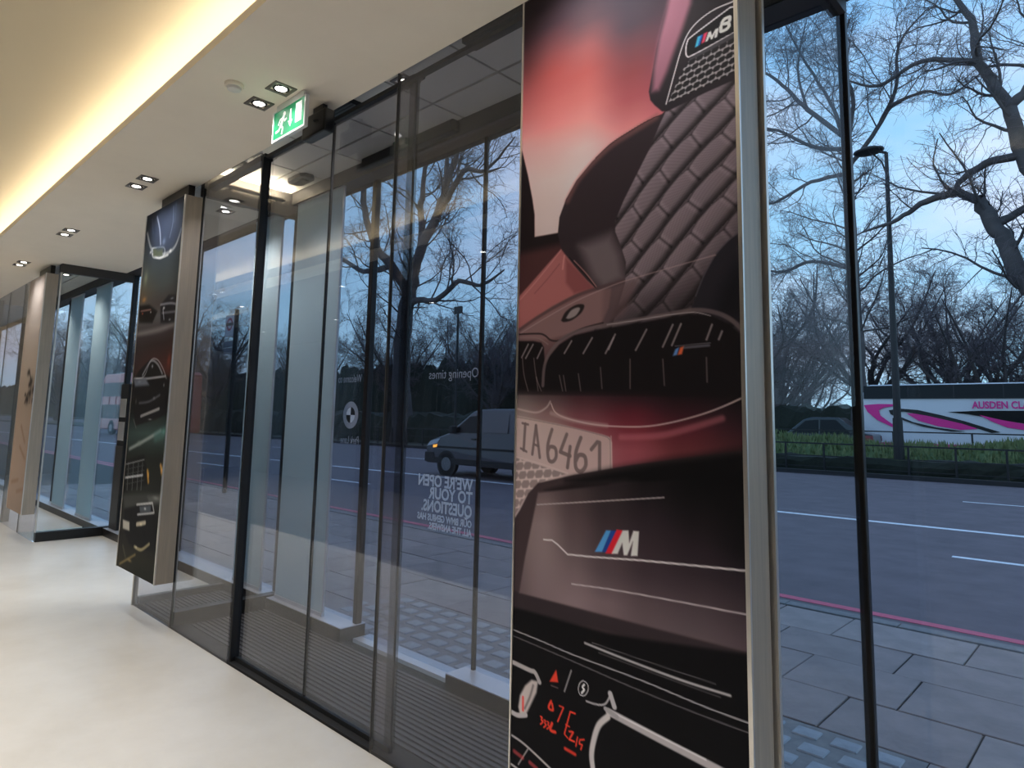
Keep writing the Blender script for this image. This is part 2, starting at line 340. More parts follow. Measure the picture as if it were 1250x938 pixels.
# ------------------------------------------------------------------ posters: printed design computed per vertex
PRINT_C = [
 ('grid',[([(-42,-147),(132,-64),(297,16),(519,123),(714,216),(953,331)],[(23,18,21),(36,28,32),(41,34,37),(39,32,39),(36,30,36),(30,25,28)]),([(-39,-34),(133,43),(298,118),(519,217),(713,304),(951,412)],[(30,24,27),(41,33,36),(50,41,45),(43,36,42),(54,39,46),(36,30,34)]),([(-36,77),(135,149),(299,218),(519,311),(712,392),(949,492)],[(31,25,28),(52,38,42),(68,50,52),(53,42,48),(79,52,62),(58,42,48)]),([(-33,187),(137,254),(300,318),(519,403),(711,479),(947,571)],[(54,34,37),(96,54,54),(119,68,65),(90,52,55),(106,60,70),(73,49,54)]),([(-30,296),(139,357),(301,416),(519,495),(710,565),(945,650)],[(91,47,47),(137,65,60),(145,73,67),(119,59,60),(137,68,77),(98,57,65)]),([(-27,403),(141,460),(302,514),(519,586),(709,650),(943,729)],[(139,71,69),(163,85,80),(172,97,90),(149,76,78),(165,83,92),(130,69,78)]),([(-25,510),(142,561),(303,610),(518,677),(708,735),(942,806)],[(174,99,96),(190,113,107),(197,130,122),(186,113,111),(192,105,109),(153,86,91)]),([(-22,615),(144,662),(304,706),(518,766),(707,819),(940,883)],[(201,144,137),(212,150,142),(216,167,159),(212,150,146),(201,127,125),(169,95,100)]),([(-18,754),(147,794),(305,832),(518,884),(706,929),(937,985)],[(207,170,163),(213,174,166),(218,183,176),(207,163,159),(174,119,117),(130,87,89)]),([(-12,992),(151,1021),(307,1049),(518,1087),(704,1120),(933,1161)],[(199,173,166),(203,177,171),(201,171,166),(171,139,134),(128,96,96),(96,74,77)]),([(-9,1126),(153,1149),(308,1171),(518,1201),(703,1227),(931,1260)],[(100,60,58),(130,80,78),(120,84,82),(90,70,72),(70,58,60),(50,44,48)]),([(-3,1355),(157,1368),(310,1380),(517,1397),(701,1412),(927,1430)],[(120,92,90),(116,88,86),(96,76,77),(64,54,56),(48,42,44),(36,32,35)]),([(3,1579),(160,1582),(312,1585),(517,1590),(699,1593),(923,1598)],[(72,58,58),(52,40,42),(40,26,30),(30,22,25),(24,20,22),(20,18,20)]),([(5,1636),(161,1636),(313,1637),(517,1638),(698,1639),(922,1641)],[(104,92,90),(86,68,69),(72,44,49),(52,28,34),(34,22,26),(24,20,22)]),([(6,1689),(162,1687),(313,1686),(517,1684),(698,1683),(921,1681)],[(138,122,118),(126,98,97),(104,62,68),(88,34,44),(54,27,33),(34,25,29)]),([(8,1751),(163,1747),(314,1743),(517,1738),(697,1733),(920,1728)],[(156,138,133),(148,120,116),(134,82,86),(112,46,56),(82,34,42),(48,28,33)]),([(10,1828),(165,1821),(314,1814),(517,1805),(696,1796),(919,1786)],[(166,150,145),(166,136,132),(160,110,112),(140,72,80),(96,46,50),(66,36,39)]),([(13,1950),(167,1938),(315,1926),(517,1910),(695,1896),(917,1878)],[(166,150,145),(166,140,136),(160,118,120),(146,84,90),(100,50,54),(70,38,40)]),([(17,2101),(169,2083),(317,2065),(516,2041),(694,2019),(914,1993)],[(160,146,140),(120,100,98),(80,66,66),(50,42,44),(30,26,28),(16,14,16)])],None,0),
 ('poly',(28,21,23),[(-33,560),(1,639),(35,750),(59,846),(73,916),(75,1005),(195,1010),(231,1098),(29,1229),(-35,1287),(-76,671)],4,1.0,0),
 ('poly',(66,40,41),[(-42,1061),(231,1054),(271,1196),(72,1266),(-34,1353)],22,1.0,0),
 ('poly',(150,92,90),[(208,1075),(239,1112),(301,1185),(367,1244),(272,1257),(163,1288),(74,1336),(-55,1390),(-58,1272),(62,1184),(144,1122)],5,1.0,0),
 ('poly',(122,70,70),[(232,1117),(259,1139),(367,1244),(272,1251),(233,1206)],10,1.0,0),
 ('line',(190,140,134),[(208,1079),(144,1135),(71,1195),(3,1245)],4,6,0.5,1),
 ('line',(104,60,62),[(201,1131),(145,1179),(80,1228)],4,6,0.6,1),
 ('line',(180,124,120),[(224,1103),(220,1127),(217,1152)],8,5,0.7,1),
 ('poly',(44,36,39),[(635,683),(584,688),(512,704),(432,727),(349,772),(278,826),(229,887),(198,951),(191,1013),(208,1072),(271,1147),(331,1210),(374,1248),(389,1306),(354,1419),(950,1504),(972,581),(709,645)],3,1.0,0),
 ('poly',(96,86,88),[(292,1077),(433,1057),(474,1137),(491,1226),(399,1257),(353,1207)],34,1.0,0),
 ('poly',(82,72,74),[(399,1257),(491,1240),(451,1335),(410,1417),(365,1414)],16,1.0,0),
 ('line',(120,78,74),[(616,686),(518,712),(432,736),(350,781),(282,833),(237,895)],22,24,0.55,1),
 ('line',(30,22,24),[(635,683),(584,688),(512,704),(432,727),(364,763)],3,2,0.9,1),
 ('line',(150,108,104),[(270,1129),(327,1186),(371,1239)],5,5,0.8,1),
 ('line',(28,22,24),[(247,1113),(316,1181),(371,1245)],4,4,0.9,1),
 ('quilt',(104,93,97),[(972,597),(825,626),(739,638),(654,675),(632,711),(584,799),(535,873),(485,949),(450,1016),(451,1054),(474,1108),(495,1169),(491,1240),(451,1349),(424,1424),(950,1492)]),
 ('poly',(24,20,22),[(961,1041),(869,1154),(782,1251),(715,1400),(950,1492)],130,0.5,0),
 ('poly',(24,20,22),[(417,1309),(787,1265),(968,1265),(961,1528),(383,1501)],90,0.55,0),
 ('poly',(34,32,37),[(959,1111),(909,1131),(864,1156),(821,1193),(782,1251),(753,1313),(736,1358),(952,1420)],4,1.0,0),
 ('poly',(22,21,25),[(956,1239),(894,1229),(840,1298),(812,1383),(952,1420)],40,1.0,0),
 ('line',(74,70,76),[(911,1132),(864,1156),(821,1195),(782,1254),(753,1315)],4,5,0.8,1),
 ('poly',(36,31,34),[(684,171),(667,284),(644,348),(618,442),(601,525),(588,586),(594,618),(610,641),(639,673),(657,679),(797,660),(971,644),(980,262)],3,1.0,0),
 ('poly',(136,90,101),[(696,177),(768,213),(749,335),(718,409),(687,475),(658,540),(627,593),(601,590),(608,504),(628,410),(654,332)],16,1.0,0),
 ('line',(196,190,190),[(925,384),(898,391),(829,391),(772,408),(736,437),(711,485),(686,556),(667,613),(654,652)],4,3,1.0,1),
 ('poly',(20,18,20),[(884,407),(911,416),(932,441),(933,485),(855,502),(755,516),(735,514),(729,494),(735,462),(756,448)],3,1.0,0),
 ('line',(190,185,184),[(884,407),(911,416),(932,441),(933,485),(855,502),(755,516),(735,514),(729,494),(735,462),(756,448),(884,407)],5,3,1.0,1),
 ('poly',(62,60,62),[(941,488),(744,523),(737,532),(941,507)],3,1.0,0),
 ('hex',(150,144,143),(30,28,29),[(735,534),(949,508),(946,624),(661,651),(685,608),(716,556)],(26,22,0)),
 ('poly',(60,165,215),[(772,460),(785,460),(773,492),(762,493)],3,1.0,0),
 ('poly',(35,90,170),[(784,459),(791,459),(779,491),(773,492)],2,1.0,0),
 ('poly',(214,60,90),[(794,458),(807,457),(796,487),(785,489)],3,1.0,0),
 ('poly',(214,210,208),[(810,460),(818,459),(822,475),(834,459),(845,459),(839,487),(830,488),(832,473),(823,488),(818,488),(814,476),(806,488),(798,489)],2,1.0,0),
 ('line',(214,210,208),[(856,447),(865,438),(881,438),(882,448),(875,455),(856,453),(852,465),(853,474),(869,475),(879,468),(878,458)],11,3,1.0,1),
 ('poly',(118,92,91),[(-55,1384),(32,1364),(164,1307),(291,1268),(381,1249),(434,1253),(424,1318),(389,1381),(236,1399),(149,1411),(-55,1390)],7,1.0,0),
 ('poly',(94,74,75),[(399,1248),(550,1228),(485,1352),(393,1384)],16,0.6,0),
 ('line',(74,58,59),[(6,1362),(115,1315),(272,1263),(374,1245),(485,1233)],13,9,0.8,1),
 ('line',(160,136,134),[(7,1378),(136,1329),(291,1277),(451,1240),(566,1224),(703,1208),(821,1195)],4,4,0.55,1),
 ('poly',(34,28,29),[(212,1345),(234,1314),(280,1294),(317,1298),(306,1324),(265,1347),(227,1352)],4,1.0,1),
 ('poly',(132,122,120),[(235,1338),(257,1313),(287,1304),(299,1311),(280,1333),(250,1342)],4,1.0,1),
 ('line',(44,34,35),[(-20,1380),(96,1385),(133,1394),(165,1415),(205,1418),(251,1400),(318,1381),(400,1370)],7,4,0.9,1),
 ('poly',(22,19,21),[(127,1514),(159,1473),(205,1433),(273,1404),(382,1392),(549,1383),(730,1370),(807,1383),(864,1415),(919,1468),(950,1504),(946,1636),(129,1618)],5,1.0,0),
 ('poly',(22,18,20),[(-55,1403),(76,1412),(117,1421),(130,1440),(135,1490),(129,1618),(-48,1616)],5,1.0,0),
 ('line',(98,86,86),[(128,1582),(135,1508),(166,1455),(228,1410),(318,1387),(485,1375),(642,1365),(744,1359),(818,1374),(872,1404),(919,1454)],14,7,0.8,1),
 ('line',(156,148,146),[(417,1378),(550,1372),(657,1366),(744,1366),(801,1382)],3,3,0.8,1),
 ('line',(120,100,98),[(-19,1393),(84,1400),(121,1412),(150,1429)],5,4,0.8,1),
 ('line',(150,140,138),[(229,1467),(262,1424)],6,5,0.75,0),
 ('line',(150,140,138),[(315,1472),(354,1419)],6,5,0.75,0),
 ('line',(150,140,138),[(411,1477),(451,1414)],6,5,0.75,0),
 ('line',(150,140,138),[(424,1464),(445,1425)],6,5,0.75,0),
 ('line',(150,140,138),[(533,1473),(575,1407)],6,5,0.75,0),
 ('line',(150,140,138),[(635,1468),(672,1399)],6,5,0.75,0),
 ('line',(150,140,138),[(668,1465),(701,1399)],6,5,0.75,0),
 ('line',(150,140,138),[(787,1455),(806,1410)],6,5,0.75,0),
 ('line',(150,140,138),[(827,1457),(838,1433)],6,5,0.75,0),
 ('line',(150,140,138),[(39,1476),(76,1425)],6,5,0.75,0),
 ('line',(150,140,138),[(98,1479),(122,1440)],6,5,0.75,0),
 ('line',(150,140,138),[(18,1472),(51,1423)],6,5,0.75,0),
 ('line',(126,112,110),[(207,1547),(223,1604)],4,4,0.6,1),
 ('line',(126,112,110),[(226,1548),(238,1604)],4,4,0.6,1),
 ('line',(126,112,110),[(294,1544),(305,1605)],4,4,0.6,1),
 ('line',(126,112,110),[(390,1525),(397,1598)],4,4,0.6,1),
 ('line',(126,112,110),[(511,1502),(511,1600)],4,4,0.6,1),
 ('line',(126,112,110),[(635,1508),(640,1592)],4,4,0.6,1),
 ('line',(126,112,110),[(786,1510),(787,1585)],4,4,0.6,1),
 ('line',(126,112,110),[(22,1475),(32,1539),(55,1602)],4,4,0.6,1),
 ('line',(126,112,110),[(81,1478),(95,1550),(121,1603)],4,4,0.6,1),
 ('line',(126,112,110),[(95,1550),(105,1602)],4,4,0.6,1),
 ('poly',(84,120,170),[(680,1479),(694,1472),(685,1497),(671,1499)],3,1.0,0),
 ('poly',(190,86,50),[(697,1474),(711,1470),(703,1495),(688,1497)],3,1.0,0),
 ('line',(96,96,104),[(711,1475),(795,1473)],8,5,0.7,0),
 ('line',(120,116,120),[(680,1468),(800,1466)],3,3,0.6,0),
 ('grid',[([(2,1554),(160,1558),(312,1562),(517,1568),(699,1573),(924,1579)],[(40,32,33),(34,27,28),(30,22,24),(26,19,22),(22,18,20),(20,18,20)]),([(5,1636),(161,1636),(313,1637),(517,1638),(698,1639),(922,1641)],[(104,92,90),(86,68,69),(72,44,49),(52,28,34),(34,22,26),(24,20,22)]),([(6,1689),(162,1687),(313,1686),(517,1684),(698,1683),(921,1681)],[(138,122,118),(126,98,97),(104,62,68),(88,34,44),(54,27,33),(34,25,29)]),([(8,1751),(163,1747),(314,1743),(517,1738),(697,1733),(920,1728)],[(156,138,133),(148,120,116),(134,82,86),(112,46,56),(82,34,42),(48,28,33)]),([(10,1828),(165,1821),(314,1814),(517,1805),(696,1796),(919,1786)],[(166,150,145),(166,136,132),(160,110,112),(140,72,80),(96,46,50),(66,36,39)]),([(17,2101),(169,2083),(317,2065),(516,2041),(694,2019),(914,1993)],[(166,150,145),(166,136,132),(160,110,112),(140,72,80),(96,46,50),(66,36,39)])],[(-139,1609),(1005,1636),(992,2115),(-116,2301)],30),
 ('line',(188,170,164),[(-21,1664),(40,1676),(102,1682),(146,1664),(165,1642)],7,6,0.6,1),
 ('line',(196,176,170),[(169,1649),(190,1681),(240,1701),(349,1720),(452,1726),(564,1724),(654,1711),(753,1687),(834,1660),(923,1622)],5,4,0.75,1),
 ('line',(170,150,146),[(170,1684),(277,1710),(418,1724)],14,12,0.5,1),
 ('line',(172,100,108),[(475,1761),(548,1758),(639,1748),(739,1722),(833,1694)],20,16,0.5,1),
 ('poly',(182,164,158),[(-46,1689),(240,1728),(401,1755),(429,1762),(439,1781),(439,1916),(127,1941),(-41,1862)],4,0.85,0),
 ('line',(128,110,107),[(-37,1696),(240,1731),(398,1758),(425,1768),(432,1787),(432,1917)],4,3,0.7,1),
 ('line',(196,176,170),[(435,1759),(442,1916)],4,4,0.6,0),
 ('line',(108,92,90),[(43,1726),(37,1824)],13,4,0.9,0),
 ('line',(108,92,90),[(28,1723),(58,1728)],9,3,0.9,0),
 ('line',(108,92,90),[(22,1818),(52,1829)],9,3,0.9,0),
 ('line',(108,92,90),[(81,1837),(97,1731)],12,4,0.9,0),
 ('line',(108,92,90),[(97,1731),(118,1847)],12,4,0.9,0),
 ('line',(108,92,90),[(88,1800),(111,1806)],9,3,0.9,0),
 ('line',(108,92,90),[(175,1744),(156,1801),(161,1851),(181,1858),(196,1840),(192,1811),(168,1806),(157,1821)],14,4,0.9,1),
 ('line',(108,92,90),[(244,1759),(215,1822),(260,1834)],14,4,0.9,0),
 ('line',(108,92,90),[(260,1802),(249,1875)],14,4,0.9,0),
 ('line',(108,92,90),[(307,1769),(286,1821),(286,1872),(308,1885),(329,1864),(325,1833),(300,1829),(286,1850)],15,4,0.9,1),
 ('line',(108,92,90),[(353,1807),(378,1781),(388,1783),(388,1879)],14,4,0.9,0),
 ('hex',(186,170,164),(136,120,116),[(-33,1849),(242,1898),(127,1935),(47,1996),(-26,2106)],(40,34,12)),
 ('line',(190,174,168),[(-33,1846),(126,1870),(250,1895)],6,4,0.7,0),
 ('poly',(58,47,48),[(-76,2173),(24,2046),(64,1982),(111,1940),(279,1898),(517,1850),(943,1776),(936,2512),(-65,2531)],4,1.0,0),
 ('poly',(12,11,13),[(243,1921),(419,1875),(609,1834),(943,1776),(934,2124),(827,2003),(667,1923),(485,1908),(351,1929)],26,1.0,0),
 ('poly',(30,24,26),[(144,1963),(279,1924),(436,1903),(419,1929),(206,1970)],12,1.0,0),
 ('grid',[([(4,1951),(135,1941),(279,1929),(419,1918),(578,1905),(750,1892),(917,1878)],[(84,70,70),(88,74,74),(62,52,53),(42,35,37),(24,20,22),(12,11,13),(10,9,11)]),([(6,2018),(137,2005),(280,1991),(419,1977),(578,1962),(750,1945),(915,1929)],[(104,88,87),(110,94,92),(72,60,61),(48,40,42),(32,26,29),(17,15,17),(11,10,12)]),([(8,2102),(138,2086),(281,2069),(420,2052),(578,2033),(749,2013),(914,1993)],[(112,97,95),(124,108,106),(84,70,71),(58,47,50),(44,35,39),(26,21,24),(13,12,14)]),([(11,2191),(140,2173),(282,2152),(420,2132),(577,2109),(748,2085),(912,2061)],[(104,90,88),(122,106,104),(94,80,80),(68,56,58),(52,41,45),(38,30,34),(17,15,17)]),([(13,2280),(142,2258),(283,2234),(420,2211),(577,2185),(747,2156),(911,2128)],[(96,82,81),(118,102,101),(108,92,92),(80,67,69),(58,47,51),(46,37,41),(32,26,30)]),([(16,2382),(143,2357),(284,2329),(421,2302),(577,2272),(745,2238),(909,2206)],[(88,74,74),(112,96,96),(120,103,103),(104,88,89),(80,67,69),(66,55,58),(50,41,45)]),([(21,2568),(147,2537),(286,2503),(421,2469),(576,2431),(743,2390),(906,2349)],[(84,70,70),(104,88,88),(112,96,96),(108,92,92),(100,87,88),(94,82,83),(76,64,67)])],[(27,2345),(53,2215),(97,2038),(112,1975),(280,1946),(452,1918),(941,1847),(940,2341)],6),
 ('poly',(46,38,40),[(-28,2331),(27,2347),(354,2347),(929,2344),(928,2376),(354,2392),(-25,2416)],5,1.0,0),
 ('poly',(11,10,12),[(-69,2407),(57,2400),(421,2398),(605,2380),(940,2341),(929,2804),(-85,3222),(-112,2416)],10,1.0,0),
 ('line',(156,146,143),[(109,2018),(280,1994),(516,1960),(635,1943)],5,3,0.85,0),
 ('line',(196,190,186),[(143,2138),(182,2135),(208,2146),(253,2173),(353,2166),(547,2147),(747,2132),(918,2120)],6,3,0.9,0),
 ('line',(170,160,158),[(273,2269),(420,2258),(547,2252),(745,2245),(915,2240)],5,3,0.85,0),
 ('poly',(74,140,205),[(416,2071),(436,2069),(400,2143),(370,2147)],3,1.0,0),
 ('poly',(28,62,130),[(436,2069),(459,2066),(427,2142),(400,2143)],3,1.0,0),
 ('poly',(214,32,44),[(459,2063),(482,2063),(445,2142),(413,2146)],3,1.0,0),
 ('poly',(202,198,194),[(482,2063),(504,2060),(507,2099),(523,2059),(544,2058),(538,2135),(513,2139),(521,2092),(499,2139),(486,2141),(480,2103),(462,2140),(438,2143)],3,1.0,0),
 ('line',(168,164,162),[(-32,2479),(138,2489),(286,2500),(546,2509),(767,2524),(924,2528)],4,3,0.9,1),
 ('line',(92,88,88),[(-31,2500),(251,2519),(516,2539),(741,2550),(924,2554)],4,3,0.9,1),
 ('line',(186,182,178),[(331,2450),(485,2461),(689,2471),(843,2471)],7,6,0.85,1),
 ('line',(96,92,92),[(361,2442),(576,2448),(799,2452)],3,3,0.8,1),
 ('line',(76,72,72),[(388,2467),(605,2477),(813,2484)],4,5,0.8,1),
 ('line',(150,144,140),[(-29,2592),(82,2601),(110,2602),(133,2629)],16,5,1.0,1),
 ('poly',(168,158,150),[(33,2740),(40,2699),(64,2659),(95,2631),(126,2628),(119,2668),(89,2724),(66,2764),(42,2766)],6,1.0,0),
 ('line',(90,82,80),[(103,2648),(88,2691),(65,2736)],8,8,0.8,1),
 ('line',(160,154,150),[(-24,2763),(26,2770),(70,2757)],17,5,1.0,1),
 ('line',(200,60,54),[(55,2701),(56,2745)],10,4,0.8,0),
 ('line',(156,150,147),[(428,2639),(603,2659),(765,2676),(839,2684)],24,6,1.0,1),
 ('line',(200,196,192),[(428,2634),(604,2652),(765,2667)],5,5,0.8,1),
 ('line',(172,166,160),[(425,2655),(390,2691),(370,2742),(361,2795),(371,2849)],20,7,1.0,1),
 ('line',(150,146,144),[(339,2632),(383,2630),(415,2618),(434,2587)],6,3,1.0,1),
 ('line',(160,156,154),[(434,2582),(450,2617)],18,5,1.0,1),
 ('line',(140,136,134),[(415,2633),(460,2644)],14,5,1.0,1),
 ('poly',(222,58,40),[(179,2614),(208,2567),(217,2606)],3,1.0,0),
 ('line',(130,126,124),[(274,2553),(245,2628)],6,3,0.9,0),
 ('line',(170,166,164),[(325,2571),(342,2577),(346,2594),(332,2616),(312,2619),(305,2603),(311,2583),(325,2571)],3,2,1.0,1),
 ('line',(196,192,188),[(329,2583),(322,2593),(329,2599),(319,2612)],7,3,1.0,1),
 ('line',(120,100,96),[(186,2625),(216,2625)],4,4,0.7,1),
 ('line',(222,58,40),[(187,2676),(176,2701),(195,2703),(191,2683)],8,4,1.0,1),
 ('line',(222,58,40),[(224,2681),(242,2681),(217,2734)],5,3,1,0),
 ('line',(222,58,40),[(292,2685),(271,2686),(247,2764),(261,2772)],5,3,1,0),
 ('line',(222,58,40),[(253,2733),(268,2734)],5,3,1,0),
 ('line',(222,58,40),[(139,2741),(147,2742),(143,2751),(151,2754),(140,2766)],5,3,1.0,1),
 ('line',(222,58,40),[(155,2748),(162,2748),(159,2757),(166,2760),(155,2772)],5,3,1.0,1),
 ('line',(222,58,40),[(170,2748),(177,2749),(174,2758),(181,2761),(170,2772)],5,3,1.0,1),
 ('line',(222,58,40),[(192,2747),(185,2770),(207,2771)],10,5,1.0,1),
 ('line',(222,58,40),[(268,2749),(285,2746),(268,2775),(289,2774)],6,3,1,0),
 ('line',(222,58,40),[(303,2756),(296,2787)],5,3,1,0),
 ('line',(222,58,40),[(330,2755),(313,2761),(310,2774),(323,2773),(317,2790)],5,3,1,0),
 ('line',(222,58,40),[(251,2809),(293,2813)],11,7,0.8,0),
 ('line',(150,144,140),[(-21,2844),(68,2857),(206,2901)],8,5,1.0,1),
 ('line',(150,144,140),[(-18,2941),(47,2951)],8,5,1.0,1),
 ('line',(130,124,120),[(84,2865),(38,2933)],5,3,1.0,1),
 ('line',(190,70,70),[(17,2896),(58,2904)],14,9,0.6,0),
 ('line',(190,70,70),[(93,2908),(128,2917)],14,9,0.6,0),
]
